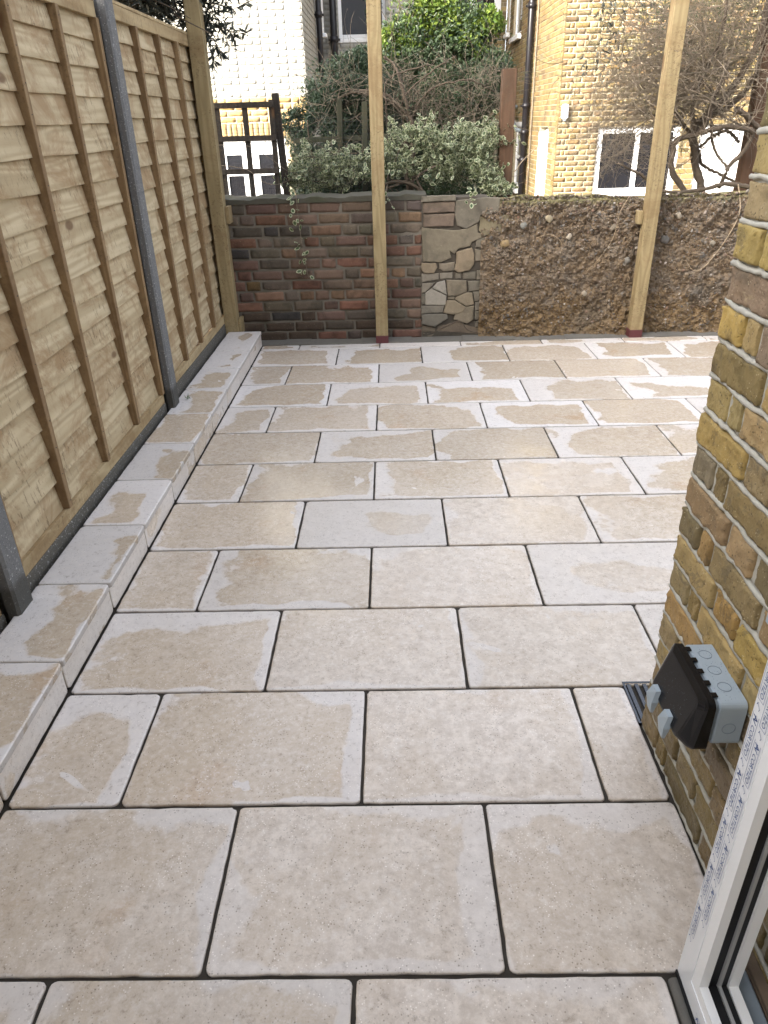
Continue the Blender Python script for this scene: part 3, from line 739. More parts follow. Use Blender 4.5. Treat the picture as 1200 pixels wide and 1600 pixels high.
# ================================================================== FENCE (left)
FX = -1.243
def lap_board(seed, L):
    r = random.Random(seed); n = 26; v = []; f = []
    ph = r.uniform(0, 6); 
    for i in range(n+1):
        x = L*i/n; e = .0025*math.sin(x*3+ph)+.0015*math.sin(x*9+ph*2)+r.gauss(0, .0004)
        # bottom edge, thick; top edge feathered
        v += [(x, -.0065, e), (x, .0055, e), (x, -.0015, .134), (x, .0020, .134), (x, -.0070, e+.007)]
    for i in range(n):
        a = i*5; b = a+5
        f += [(a, b, b+1, a+1)[::-1], (a+4, b+4, b+2, a+2), (a, b, b+4, a+4), (a+2, b+2, b+3, a+3), (a+3, b+3, b+1, a+1)]
    return mesh('board', v, f, M['board'])
def fence_panel(y_near, length, zb, label, seed):
    # local x runs away from the camera (+Y), local -y faces the patio
    p = empty('fence_panel', (FX, y_near, zb), R(90), label, 'fence panel', 'overlap fence panels on the left')
    L = length; boards = [lap_board(seed*10+i, L) for i in range(6)]
    for i in range(16):
        z = .052+i*.1055
        ob('board', boards[rng.randrange(6)], p, (.0, .012+rng.uniform(-.001, .001), z+rng.uniform(-.003, .003)), (R(-5.2), rng.uniform(-.003, .003), 0))
    for z0, z1, nm in ((0.0, .052, 'bottom_rail'), (1.715, 1.775, 'top_rail')):
        ob(nm, B().box(.0, L, -.010, .012, z0, z1, .002).me(nm, M['rail']), p)
    ob('capping', B().box(0, L, -.012, .024, 1.775, 1.79, .002).me('capping', M['rail']), p)
    bm_ = B().box(-.015, .015, -.010, .036, 0, 1.664, .002).me('batten', M['batten'])
    for x in (.0, L-.03): ob('back_batten', B().box(x, x+.045, .010, .034, .0, 1.77).me('back_batten', M['batten']), p)
    for i in range(5):
        x = .020+(L-.040)*i/4
        ob('batten', bm_, p, (x, -.010, .052), (0, rng.uniform(-.002, .002), 0))
    nb = B()
    for i in range(5):
        x = .020+(L-.040)*i/4
        for j in range(16):
            a_, z_ = x+rng.uniform(-.005, .005), .085+j*.1055+rng.uniform(-.012, .012)
            nb.poly([(a_+.0022*math.cos(q), z_+.0022*math.sin(q)) for q in (0, 1.05, 2.1, 3.14, 4.2, 5.24)], -.0212, -.0195)
    ob('nail_heads', nb.me('nail_heads', M['wire']), p, kind='stuff')
    return p
fence_panel(1.955, 1.735, .150, 'middle overlap fence panel between the two concrete posts', 1)
fence_panel(3.815, 1.60, .172, 'far overlap fence panel between the concrete post and the corner timber post', 2)
fence_panel(.02, 1.80, .130, 'near overlap fence panel at the left edge, mostly out of the picture', 3)
def concrete_post(y, label, h=2.6):
    # H-section post: face towards the patio is chamfered
    p = [(-.05, 0), (-.05, .030), (-.022, .030), (-.022, .062), (-.05, .062), (-.05, .10), (.05, .10), (.05, .062), (.022, .062), (.022, .030), (.05, .030), (.05, 0), (.040, -.008), (-.040, -.008)]
    o = ob('concrete_post', B().poly([(a, b) for a, b in p], -.3, h, 'z').me('concrete_post', M['conc']), None, (FX+.048, y, 0), (0, 0, R(90)))
    return tag(o, label, 'post', 'speckled concrete fence posts')
concrete_post(3.757, 'speckled grey concrete post in the middle of the fence')
concrete_post(1.885, 'speckled grey concrete post low at the left edge, nearest the camera')
for (a, b, z, lab) in ((1.94, 3.70, .150, 'dark damp concrete gravel board under the middle fence panel'), (3.81, 5.37, .172, 'dark damp concrete gravel board under the far fence panel'), (.0, 1.83, .130, 'dark damp concrete gravel board under the near fence panel')):
    o = ob('gravel_board', B().box(FX-.03, FX+.012, a, b, -.3, z-.002, .004).me('gravel_board', M['gravel'])); tag(o, lab, 'gravel board', 'gravel boards under the fence')
# timber posts
def timber_post(x, y, z0, h, w, label, shoe=True, blocks=()):
    p = empty('timber_post', (x, y, z0), 0, label, 'post', 'new timber posts along the far end')
    ob('post_shaft', B().box(-w/2, w/2, -w/2, w/2, .0, h, .003).me('post_shaft', M['post']), p)
    if shoe: ob('post_shoe', B().box(-w/2-.002, w/2+.002, -w/2-.002, w/2+.002, -.003, .055, .002).me('post_shoe', M['redshoe']), p)
    for bl in blocks: ob('packer_block', B().box(*bl, .002).me('packer_block', M['post']), p)
    return p
timber_post(-.080, 5.352, .002, 2.9, .088, 'pale timber post with maroon foot in front of the red brick wall')
timber_post(1.784, 5.352, .002, 2.9, .088, 'pale timber post with maroon foot in front of the earth bank', True, [(-.078, -.046, .0, .09, .775, .86)])
timber_post(-1.185, 5.357, .06, 2.9, .094, 'pale timber post standing in the corner between fence and brick wall', False, [(.049, .075, -.02, .09, .79, .90), (.049, .074, -.02, .07, .03, .14)])
w_ = B()
for i in range(9):
    a = rng.uniform(0, 6.28); w_.add(*[(q) for q in ([(0, 0, 0), (.010*math.cos(a), .010*math.sin(a), .008), (.022*math.cos(a), .022*math.sin(a), .003+rng.uniform(0, .03)), (.010*math.cos(a+.7), .010*math.sin(a+.7), .010)], [(0, 1, 2, 3)])])
o = ob('weed', w_.me('weed', M['leaf_weed']), None, (-1.150, 3.84, .113)); tag(o, 'small green weed at the foot of the middle concrete post', 'weed')

# ================================================================== DOOR FRAME (white, still in its film)
fr = empty('door_frame', (.520, .80, .018), R(-90), 'white door frame with blue printed protective film and black gaskets, open against the brick wall', 'door frame')
# local x runs towards the camera, y goes into the wall (+X world), z up
L_, Hh, fw_ = 1.55, 2.06, .072
def ring(y0, y1, i0, i1, nm, mat):   # rectangular ring of the frame between insets i0 and i1
    b = B()
    b.poly([(i0, i0), (i1, i1), (i1, Hh-i1), (i0, Hh-i0)], y0, y1); b.poly([(i0, i0), (L_-i0, i0), (L_-i1, i1), (i1, i1)][::-1], y0, y1)
    b.poly([(L_-i0, i0), (L_-i0, Hh-i0), (L_-i1, Hh-i1), (L_-i1, i1)], y0, y1); b.poly([(i0, Hh-i0), (i1, Hh-i1), (L_-i1, Hh-i1), (L_-i0, Hh-i0)], y0, y1)
    return ob(nm, b.me(nm, mat), fr)
ring(-.0015, .0, .001, .047, 'protective_film', M['film'])
ring(.0, .016, .0, fw_, 'outer_profile', M['upvc'])
ring(.0165, .0345, .0, fw_-.007, 'outer_gasket', M['blackr'])
ring(.035, .041, .0, fw_-.003, 'centre_profile', M['groove'])
ring(.0415, .052, .0, fw_-.006, 'inner_gasket', M['blackr'])
ring(.0525, .070, .0, fw_-.001, 'inner_profile', M['upvc'])
ob('edge_seal', B().box(-.0, L_, -.004, .010, -.012, -.001).me('edge_seal', M['blackr']), fr)
# printed words on the film, CORTIZO, repeated in two staggered strips
def text_mesh(s, size):
    cu = bpy.data.curves.new('film_print', 'FONT'); cu.body = s; cu.size = size; cu.resolution_u = 2
    o = bpy.data.objects.new('tmp', cu); C.objects.link(o); dg = bpy.context.evaluated_depsgraph_get(); dg.update()
    me = bpy.data.meshes.new_from_object(o.evaluated_get(dg)); bpy.data.objects.remove(o)
    return me
tm = text_mesh('CORTIZO', .0135)
tv = [tuple(q.co) for q in tm.vertices]; tf = [tuple(q.vertices) for q in tm.polygons]
tw = max(q[0] for q in tv)
bb = B(); bb.add(tv, tf, (.0, -.0045, 0))
def line(b, x0, y0, x1, y1, w=.0007):
    dx, dy = x1-x0, y1-y0; L = math.hypot(dx, dy); nx, ny = -dy/L*w/2, dx/L*w/2
    b.add([(x0+nx, y0+ny, 0), (x1+nx, y1+ny, 0), (x1-nx, y1-ny, 0), (x0-nx, y0-ny, 0)], [(0, 1, 2, 3)])
for q in ((-.022, -.0085, tw+.004, -.0085), (-.022, .0085, tw+.004, .0085), (tw+.004, -.0085, tw+.004, .0085)): line(bb, *q)
for q in ((-.018, -.006, -.014, .006), (-.014, .006, -.009, -.005), (-.009, -.005, -.005, .006), (-.019, .000, -.012, -.001)): line(bb, *q, .0018)
line(bb, tw+.012, -.004, tw+.018, .004, .0009); line(bb, tw+.018, .004, tw+.022, .002, .0009); line(bb, tw+.010, -.004, tw+.015, -.006, .0014)
pm = bb.me('film_print', M['ink'])
step_ = tw+.052
for col in (0, 1):
    xx = .013+col*.022
    for i in range(int(1.9/step_)):
        z = 2.0-i*step_-(col*.035)-.02
        if z-step_ < .05: break
        # text runs downwards, letter tops towards the camera side (+x local)
        ob('film_print', pm, fr, (xx, -.0022, z), Matrix(((0, 1, 0), (0, 0, -1), (-1, 0, 0))).to_euler())
    for i in range(int(1.35/step_)):
        ob('film_print', pm, fr, (.11+i*step_+col*.03, -.0022, .013+col*.020), (R(90), 0, 0))
# strip and sill piece beside the frame
o = ob('edging_bar', B().tube([(.512, -.5, -.002), (.512, .2, -.002), (.511, .79, -.002)], .011, 8).me('edging_bar', M['haunch'], True)); tag(o, 'rounded grey mortar bar between paving and door frame', 'edging')
o = ob('sill_strip', B().box(.600, .628, -.5, .775, -.01, .062, .003).me('sill_strip', M['greyd'])); tag(o, 'grey plastic sill strip behind the door frame', 'sill')
st = empty('ribbed_tile', (.640, .55, .0), 0, 'stack of thin brown ribbed tiles between door frame and brick wall', 'tiles')
for i in range(6): ob('rib', B().box(-.010, .008+.002*(i % 2), -.4, .30-.004*i, .002+i*.0125, .0125+i*.0125, .0015).me('rib', M['terra']), st)
lv = empty('metal_bracket', (.60, .90, .78), 0, 'dark angled metal bracket with water drops at the right edge above the socket box', 'bracket')
ob('plate', B().box(-.030, .056, -.012, .006, -.004, .012, .002).me('plate', M['greyd']), lv); ob('lip', B().box(-.034, -.024, -.012, .006, -.022, .012, .002).me('lip', M['greyp']), lv)

# ================================================================== WEATHERPROOF SOCKET BOX
bx = empty('socket_box', (.652, 1.205, .372), R(-90), 'black and grey weatherproof outdoor socket box on the yellow brick wall', 'socket box')
# local x: 0..W towards camera, y: negative = out of the wall, z up
W_, Hb = .185, .105
def rrect(x0, x1, z0, z1, r, n=4):
    pts = []
    for cx, cz, a0 in ((x1-r, z0+r, -90), (x1-r, z1-r, 0), (x0+r, z1-r, 90), (x0+r, z0+r, 180)):
        for i in range(n+1): a = R(a0+90*i/n); pts.append((cx+r*math.cos(a), cz+r*math.sin(a)))
    return pts
def loft(secs, cap0=True, cap1=True):     # secs: list of (y, pts) or (list of 3D points)
    b = B(); k = len(secs[0])
    for s in secs: b.v += s
    for a in range(len(secs)-1):
        for i in range(k):
            i2 = (i+1) % k; b.f.append((a*k+i, (a+1)*k+i, (a+1)*k+i2, a*k+i2))
    if cap0: b.f.append(tuple(range(k)))
    if cap1: b.f.append(tuple(range(len(b.v)-1, len(b.v)-k-1, -1)))
    return b
def sec(y, x0, x1, z0, z1, r, slope=0): return [(p[0], y-slope*(z1-p[1]), p[1]) for p in rrect(x0, x1, z0, z1, r)]
ob('back_box', loft([sec(0, 0, W_, 0, Hb, .012), sec(-.050, .0, W_, 0, Hb, .012), sec(-.052, .002, W_-.002, .002, Hb-.002, .012)]).me('back_box', M['greyp']), bx)
ob('rim', loft([sec(-.0525, .003, W_-.003, .003, Hb-.003, .012), sec(-.060, .003, W_-.003, .003, Hb-.003, .012)]).me('rim', M['greyd']), bx)
lid = ob('lid', loft([sec(-.0605, -.003, W_+.003, -.014, Hb+.003, .014), sec(-.074, -.003, W_+.003, -.014, Hb+.003, .014, .10), sec(-.078, .001, W_-.001, -.010, Hb-.001, .014, .16), sec(-.083, .010, W_-.016, .0, Hb-.008, .016, .30), sec(-.0845, .015, W_-.022, .005, Hb-.012, .016, .32)]).me('lid', M['blackp']), bx)
for i in range(5):
    ob('lid_tooth', B().box(.018+i*.034, .030+i*.034, -.063, -.050, Hb+.0005, Hb+.004, .0008).me('lid_tooth', M['blackp']), bx)
def knock(loc, rot):
    b = B(); a = np.linspace(0, 2*np.pi, 25); P = np.stack([.0125*np.cos(a), .0125*np.sin(a), 0*a], -1); b.tube(P, .0007, 5, False)
    ob('knockout', b.me('knockout', M['greyd'], False), bx, loc, rot)
for i in range(3): knock((.040+i*.048, -.026, Hb+.0004), (0, 0, 0))
knock((W_+.0004, -.026, .045), (0, R(90), 0))
for x in (.045, .118):
    ob('latch', loft([[(x-.011, -.118, .022), (x+.011, -.118, .022), (x+.017, -.126, -.004), (x+.010, -.122, -.036), (x-.010, -.122, -.036), (x-.017, -.126, -.004)], [(x-.011, -.108, .022), (x+.011, -.108, .022), (x+.017, -.112, -.004), (x+.010, -.116, -.038), (x-.010, -.116, -.038), (x-.017, -.112, -.004)]]).me('latch', M['greyp']), bx)
ob('hinge_bar', B().box(.02, W_-.02, -.078, -.056, -.020, -.010, .003).me('hinge_bar', M['blackp']), bx)
for x in (.03, .085, .14): ob('hinge_lug', B().box(x-.012, x+.012, -.094, -.060, -.026, -.004, .004).me('hinge_lug', M['blackp']), bx)
dr = B(); nr = np.random.default_rng(4)
dome = [(math.cos(a), math.sin(a)) for a in np.linspace(0, 2*np.pi, 7)[:-1]]
for i in range(70):
    u, v2, s = nr.uniform(.005, W_-.005), nr.uniform(-.050, -.004), nr.uniform(.0004, .0010)
    dr.add([(s*c, s*q, 0) for c, q in dome]+[(0, 0, s*.7)], [(j, (j+1) % 6, 6) for j in range(6)], (u, v2, Hb+.0006))
for i in range(70):
    u, z, s = nr.uniform(.03, W_-.04), nr.uniform(.016, Hb-.03), nr.uniform(.0003, .0007); y = -.0848-.32*(Hb-.012-z)
    dr.add([(s*c, 0, s*q) for c, q in dome]+[(0, -s*.7, 0)], [(j, 6, (j+1) % 6) for j in range(6)], (u, y, z))
ob('water_drops', dr.me('water_drops', M['drop'], True), bx, kind='stuff')

# drain in the paving at the wall corner
dn = empty('drain_grate', (.652, 1.535, -.004), 0, 'dark steel slotted drain grate in the paving behind the corner of the yellow brick wall', 'drain')
ob('drain_frame', B().box(-.006, .0, -.082, .082, -.03, .006).box(.16, .166, -.082, .082, -.03, .006).box(-.006, .166, .076, .082, -.03, .0065).box(-.006, .166, -.082, -.076, -.03, .0065).box(.0, .16, -.076, .076, -.03, -.024).me('drain_frame', M['drain']), dn)
for i in range(7): ob('bar', B().box(.004+i*.023, .016+i*.023, -.075, .075, -.004, .004, .001).me('bar', M['drain']), dn)

# ================================================================== HOUSES BEYOND THE GARDEN
fS = protos('brick', .215, 4, M['brick_far'], n=(4, 1, 2), rad=.006, amp=.0015, amp2=.001); fH = protos('brick', .1025, 4, M['brick_far'], n=(3, 1, 2), rad=.006, amp=.0015, amp2=.001)
WBm = M['white_brick']
wS = protos('brick', .215, 4, WBm, n=(6, 1, 3), rad=.007, amp=.0016, amp2=.0010); wH = protos('brick', .1025, 4, WBm, n=(4, 1, 3), rad=.007, amp=.0016, amp2=.0010)
far = [(c[0]*.42, c[1]*.435, c[2]*.44) for c in [(.46, .325, .14), (.50, .36, .165), (.42, .30, .125), (.36, .26, .115), (.50, .32, .15), (.44, .35, .19), (.30, .21, .11), (.47, .30, .12)]]
def window(parent, x0, x1, z0, z1, y, nm='window', mull=(), trans=(), fw=.06, sill=True, depth=.05):
    f = B(); f.box(x0, x1, y, y+depth, z0, z0+fw, .004); f.box(x0, x1, y, y+depth, z1-fw, z1, .004); f.box(x0, x0+fw, y, y+depth, z0+fw, z1-fw, .004); f.box(x1-fw, x1, y, y+depth, z0+fw, z1-fw, .004)
    for q in mull: f.box(q-fw*.45, q+fw*.45, y+.002, y+depth-.002, z0+fw, z1-fw, .004)
    for q in trans: f.box(x0+fw, x1-fw, y+.004, y+depth-.004, q-fw*.4, q+fw*.4, .004)
    w = ob(nm, f.me(nm, M['white']), parent)
    xs = [x0+fw]+[m_ for q in mull for m_ in (q-fw*.45, q+fw*.45)]+[x1-fw]
    for i in range(0, len(xs), 2):
        ob('pane', B().box(xs[i], xs[i+1], y+.022, y+.030, z0+fw, z1-fw).me('pane', M['glass']), w)
    if sill: ob('sill', B().box(x0-.05, x1+.05, y-.07, y+depth, z0-.06, z0-.002, .008).me('sill', M['white']), w)
    return w
# --- white painted house with yellow band and french doors (left)
wh = empty('white_house', (-1.115, 11.4, 0), 0, 'white painted brick house with yellow brick band and white french doors, behind the trellis', 'house')
dh = [(-1.50, -.34, -.5, 1.31)]
slab_wall(wh, 'wall', WBm, -5.0, 0, .012, .4, 1.775, 6.4)
slab_wall(wh, 'lower_wall', M['mortar_far'], -5.0, 0, .012, .4, -.5, 1.772, dh)
slab_wall(wh, 'side_wall', WBm, -5.0, 0, .403, 7.0, -.5, 6.4)
R1 = [(x, z, w) for x, z, w in brick_rows(-1.9, 0, 1.775, 3.125, [], rng, quoin=False)]
lay(wh, R1, (wS, wH), [(1, 1, 1)], rng, out=-.007, wob=.0015, tilt=.004)
R2 = brick_rows(-1.9, 0, 1.472, 1.772, [], rng, quoin=False); lay(wh, R2, (fS, fH), [(.33, .22, .09), (.30, .20, .085), (.34, .24, .11)], rng, out=-.006, wob=.001)
for i in range(25):
    x = -1.86+i*.075
    if x > -.02: break
    ob('brick', fS[i % 4], wh, (x, .03, 1.365), (0, R(90), 0), (.95, 1, 1), pick(rng, [(.33, .24, .11), (.30, .20, .085)]))
R3 = brick_rows(-1.9, 0, -.4, 1.25, [(-1.56, -.30, -.6, 1.6)], rng, quoin=False); lay(wh, R3, (fS, fH), far, rng, out=-.003)
ups = [(x, z, w, (1, 1, 1)) for x, z, w in brick_rows(-1.9, 0, 3.125, 6.3, [], rng, quoin=False)]
stuff_bricks(wh, ups, WBm, rng, -.004)
# return wall seen past the corner
rs = B(); sr = random.Random(2)
for i in range(60):
    z = 1.775+.0375+i*.075
    x = .0
    while x < 2.6:
        w = .215 if sr.random() < .55 else .1025; v, f = rbox(.012, w, .062, .004); rs.add(v, f, (.002+sr.uniform(-.002, .002), x+w/2+.01, z)); x += w+.012
ob('return_bricks', rs.me('return_bricks', WBm), wh, kind='stuff')
# french doors: local x -1.5..-.34
fd = ob('french_doors', B().box(-1.56, -.30, .02, .12, 1.235, 1.31, .004).box(-1.56, -.30, .05, .10, 1.07, 1.232, .004).box(-1.50, -1.205, .05, .10, -.4, 1.068, .004).box(-.985, -.745, .05, .10, -.4, 1.068, .004).box(-.505, -.34, .05, .10, -.4, 1.068, .004).box(-1.203, -.987, .055, .095, .80, .88, .004).box(-.743, -.507, .055, .095, .80, .88, .004).box(-1.203, -.987, .055, .095, -.4, -.1, .004).box(-.743, -.507, .055, .095, -.4, -.1, .004).me('french_doors', M['white']), wh)
for a, b_ in ((-1.203, -.987), (-.743, -.507)):
    ob('pane', B().box(a, b_, .07, .078, .881, 1.069).me('pane', M['glass']), fd); ob('pane', B().box(a, b_, .07, .078, -.099, .799).me('pane', M['glass']), fd)
# --- recessed white block with window, drainpipe and ivy
wb = empty('white_annex', (-1.115, 14.0, 0), 0, 'recessed cream painted brick annex with dark sash window, behind the evergreen bush', 'building')
hw = [(.33, 1.09, 2.64, 3.95)]
slab_wall(wb, 'wall', WBm, 0, 1.55, .012, .4, -.5, 6.4, hw); slab_wall(wb, 'side_wall', WBm, .0, 1.55, .403, 4.4, -.5, 6.4)
lay(wb, brick_rows(0, 1.55, 1.75, 3.4, hw, rng, quoin=False), (wS, wH), [(1, 1, 1)], rng, out=-.007, wob=.0015, tilt=.004)
window(wb, .33, 1.09, 2.64, 3.95, .06, fw=.055)
def pipe(x, y, z0, z1, r, label, parent=None, brackets=(), name='drainpipe'):
    p = empty(name, (x, y, z0), 0, label, 'pipe')
    ob('pipe_shaft', B().tube([(0, 0, 0), (0, 0, (z1-z0)*.5), (0, 0, z1-z0)], r, 10).me('pipe_shaft', M['pipe'], True), p)
    for z in brackets: ob('collar', B().tube([(0, 0, z-z0-.04), (0, 0, z-z0+.04)], r*1.25, 10).box(-r*1.7, r*1.7, r*.2, r*1.3, z-z0-.015, z-z0+.015).me('collar', M['pipe'], True), p)
    return p
pipe(-1.045, 13.35, -.4, 5.8, .045, 'black drainpipe at the corner of the white house', brackets=(2.9,))
pipe(-.86, 13.90, -.4, 5.8, .055, 'dark grey drainpipe left of the sash window', brackets=(2.62,))
o = ob('window_sill_box', B().box(-1.115, -.95, 13.50, 13.74, 2.62, 2.68, .01).box(-1.115, -1.0, 13.5, 13.74, 2.681, 3.8, .01).me('window_sill_box', M['white'])); tag(o, 'white projecting sill and casing beside the black drainpipe on the white house', 'window casing')
# --- yellow house on the right
yh = empty('yellow_house', (2.54, 12.5, 0), 0, 'yellow brick house with white window and arched niche, on the right beyond the earth bank', 'house')
hy = [(.66, 1.92, .33, 1.27), (2.22, 2.95, -.5, 1.27)]
slab_wall(yh, 'wall', M['mortar_far'], 0.012, 5.2, .012, .4, -.5, 6.0, hy)
ry = brick_rows(0, 3.2, -.3, 3.3, hy, rng, start=1)
vis = [q for q in ry if .25 < q[1] < 2.95]; rst = [q for q in ry if not (.25 < q[1] < 2.95)]
vis.sort(key=lambda q: (q[0] > 1.9, q[0]))
lay(yh, vis[:290], (fS, fH), far, rng, out=-.007, wob=.001, tilt=.003, colfn=lambda x, z, r: pick(r, far if r.random() < .7 else [(.18, .125, .065), (.15, .11, .06), (.21, .13, .065)], .2))
stuff_bricks(yh, [(x, z, w, pick(rng, far, .2)) for x, z, w in vis[290:]+rst], M['brick_far_stuff'], rng, -.003)
window(yh, .66, 1.92, .33, 1.27, .05, mull=(1.29,), trans=(), fw=.085)
ob('door', B().box(2.22, 2.95, .06, .12, -.4, 1.27, .01).me('door', M['white']), yh)
# side wall facing the camera's left; local frame turned
mw_ = B(); SH = [(13.06, 13.86, -.5, 1.29), (15.7, 16.6, .2, 1.27), (16.45, 17.5, 2.85, 4.4), (18.0, 18.45, 3.0, 4.4)]
ysl = sorted({12.5, 18.5, *[h[0] for h in SH], *[h[1] for h in SH]}); zsl = sorted({-.5, 6.0, *[h[2] for h in SH], *[h[3] for h in SH]})
for i in range(len(ysl)-1):
    for k in range(len(zsl)-1):
        cy, cz = (ysl[i]+ysl[i+1])/2, (zsl[k]+zsl[k+1])/2
        if any(h[0] < cy < h[1] and h[2] < cz < h[3] for h in SH): continue
        mw_.box(.011, .36, ysl[i]-12.5+(.401 if i == 0 else 0), ysl[i+1]-12.5, zsl[k], zsl[k+1])
ob('flank_wall', mw_.me('flank_wall', M['mortar_far']), yh)
fb = B(); cols = []
for x, z, w in brick_rows(12.5, 18.5, -.2, 4.3, SH, rng, start=0):
    v, f = rbox(.03, w, .064, .005); fb.add(v, f, (.018+rng.uniform(-.002, .002), x-12.5, z)); c = pick(rng, far, .15); cols += [c]*len(v)
me = fb.me('flank_bricks', M['brick_far_stuff']); a_ = me.color_attributes.new('bcol', 'FLOAT_COLOR', 'POINT'); a_.data.foreach_set('color', [q for c in cols for q in (c[0], c[1], c[2], 1)])
ob('flank_bricks', me, yh, kind='stuff')
ni = B(); ni.box(.10, .12, .56, 1.36, -.5, 1.20); ni.poly([(.56, 1.20)]+[(.96+.4*math.cos(a), 1.20+.09*math.sin(a)) for a in np.linspace(math.pi, 0, 9)], .10, .12, 'x'); ni.box(.0, .10, .56, .60, -.5, 1.22); ni.box(.0, .10, 1.32, 1.36, -.5, 1.22)
ob('arched_niche', ni.me('arched_niche', M['white']), yh)
def side_window(y0, y1, z0, z1):
    f = B(); f.box(.05, .10, y0, y1, z0, z0+.06, .004).box(.05, .10, y0, y1, z1-.06, z1, .004).box(.05, .10, y0, y0+.07, z0+.061, z1-.061, .004).box(.05, .10, y1-.07, y1, z0+.061, z1-.061, .004).box(.055, .095, y0+.071, y1-.071, (z0+z1)/2-.03, (z0+z1)/2+.03, .004)
    w = ob('window', f.me('window', M['white']), yh); ob('pane', B().box(.075, .08, y0+.071, y1-.071, z0+.061, z1-.061).me('pane', M['glass']), w)
    ob('sill', B().box(-.06, .10, y0-.03, y1+.03, z0-.09, z0-.004, .008).me('sill', M['white']), w)
side_window(3.2, 4.1, .2, 1.27); side_window(3.95, 5.0, 2.85, 4.4); side_window(5.5, 5.95, 3.0, 4.4)
ob('lintel', B().box(-.01, .10, 3.15, 4.15, 1.275, 1.36, .004).me('lintel', M['white']), yh)
# rear facade of the same terrace
rf = empty('rear_terrace', (.435, 18.5, 0), 0, 'distant yellow brick facade with white window, above the bright green bush', 'building')
hr = [(.80, 1.98, 3.32, 4.8)]
slab_wall(rf, 'wall', M['mortar_far'], 0, 2.1, .012, .4, -.5, 6.5, hr)
stuff_bricks(rf, [(x, z, w, pick(rng, [(.26, .20, .10), (.21, .165, .09), (.17, .13, .08)], .2)) for x, z, w in brick_rows(0, 2.1, 1.4, 5.3, hr, rng)], M['brick_far_stuff'], rng, -.003)
window(rf, .80, 1.98, 3.32, 4.8, .05, mull=(1.39,), fw=.14)
pipe(2.46, 14.88, -.4, 5.6, .055, 'tall black drainpipe on the flank of the yellow house', brackets=(1.2, .75, 1.62, 3.1))
o = ob('thin_cable', B().tube([(2.52, 14.55, -.3), (2.52, 14.55, 2), (2.52, 14.55, 5.5)], .014, 6).me('thin_cable', M['twig'], True)); tag(o, 'thin brown cable running down beside the tall black drainpipe', 'cable')
o = ob('waste_pipe', B().tube(curve_pts([(2.52, 16.3, 1.62), (2.42, 16.2, 1.60), (2.40, 15.9, 1.40), (2.40, 15.6, 1.26), (2.42, 15.2, 1.22), (2.45, 14.95, 1.21)], 16), .035, 8).me('waste_pipe', M['greyd'], True)); tag(o, 'grey bent waste pipe joining the tall black drainpipe', 'pipe')
ld = ob('wall_light', B().box(2.60, 2.70, 12.40, 12.49, 1.40, 1.60, .02).me('wall_light', M['white'])); tag(ld, 'small white wall light on the front corner of the yellow house', 'light')
ob('bulb_cap', B().box(2.63, 2.67, 12.42, 12.46, 1.37, 1.398, .008).me('bulb_cap', M['greyd']), None).parent = ld
lone('washing_line', [(2.64, 12.42, 1.38), (1.6, 9.5, 1.02), (1.0, 6.4, 1.07), (.8, 5.9, 1.10)], .004, M['vine'], 'thin pale washing line from the yellow house to the brown post', 'line', 1)
o = ob('vent_flue', B().tube([(1.95, 18.5, 2.72), (1.95, 18.2, 2.72)], .13, 10).me('vent_flue', M['pipe'], True)); tag(o, 'round black flue on the distant yellow facade', 'flue')
# open sky pipe hopper above the bright bush
o = ob('rain_hopper', B().tube([(.62, 18.3, 3.85), (.64, 18.3, 3.6), (.80, 18.3, 3.38), (.82, 18.3, 2.9)], .07, 8).me('rain_hopper', M['pipe'], True)); tag(o, 'black bent rainwater pipe above the bright green bush', 'pipe')

# ================================================================== TRELLIS, POSTS AND WIRE BEHIND THE WALL
tr = empty('trellis', (-1.2, 5.75, .70), 0, 'dark weathered square trellis with wire mesh behind the red brick wall', 'trellis')
for x0, x1 in ((-1.196, -1.208), (-1.002, -1.006), (-.815, -.797)):
    b = B().box(-.018, .018, -.012, .012, 0, .885 if x0 < -.9 else .90, .002).me('upright', M['trellis']); ob('upright', b, tr, (x0+1.2, 0, .0))
for z in (.870, .665, .455, .25):
    ob('cross_bar', B().box(-.40, .405, -.030, -.013, z-.018, z+.018, .002).me('cross_bar', M['trellis']), tr)
tp = ob('trellis_stake', B().box(-.024, .024, -.02, .02, 0, .96, .002).me('trellis_stake', M['trellis']), None, (-.745, 5.79, .68), (0, R(-2.5), 0)); tag(tp, 'dark leaning stake at the right end of the trellis', 'stake')
for x, z, lab in ((-.385, .90, 'mossy wooden stake left of the middle timber post, in the dark bush'), (-.20, .88, 'mossy wooden stake just left of the middle timber post')):
    o = ob('wooden_stake', B().box(-.020, .020, -.018, .018, 0, z, .002).me('wooden_stake', M['mossy']), None, (x, 6.12, .70), (0, R(1.5), 0)); tag(o, lab, 'stake', 'mossy stakes in the bush')
o = ob('wooden_rail', B().box(-.72, .42, -.015, .010, -.018, .018, .002).me('wooden_rail', M['mossy']), None, (-.0, 6.16, 1.345), (0, R(-.8), 0)); tag(o, 'dark horizontal rail running through the bushes behind the middle post', 'rail')
bp = ob('brown_post', B().box(-.050, .050, -.05, .05, 0, 1.13, .003).me('brown_post', M['brown']), None, (.852, 5.95, .62)); tag(bp, 'square brown stained post beside the variegated shrub', 'post')
bp = ob('dark_post', B().box(-.06, .06, -.05, .05, 0, 2.4, .003).me('dark_post', M['brown']), None, (2.70, 6.05, .62)); tag(bp, 'dark brown post among the climber trunks at the right', 'post')
wm = B()
for i in range(52):
    x = -1.24+i*.026; wm.tube([(x, 5.735, .97), (x+.004*math.sin(i), 5.735, 1.2), (x, 5.735, 1.475+.004*math.sin(i*3))], .0008, 4, False)
for i in range(20):
    z = .985+i*.026; wm.tube([(-1.24, 5.734, z), (-.6, 5.734, z+.003*math.sin(i)), (.09, 5.734, z)], .0008, 4, False)
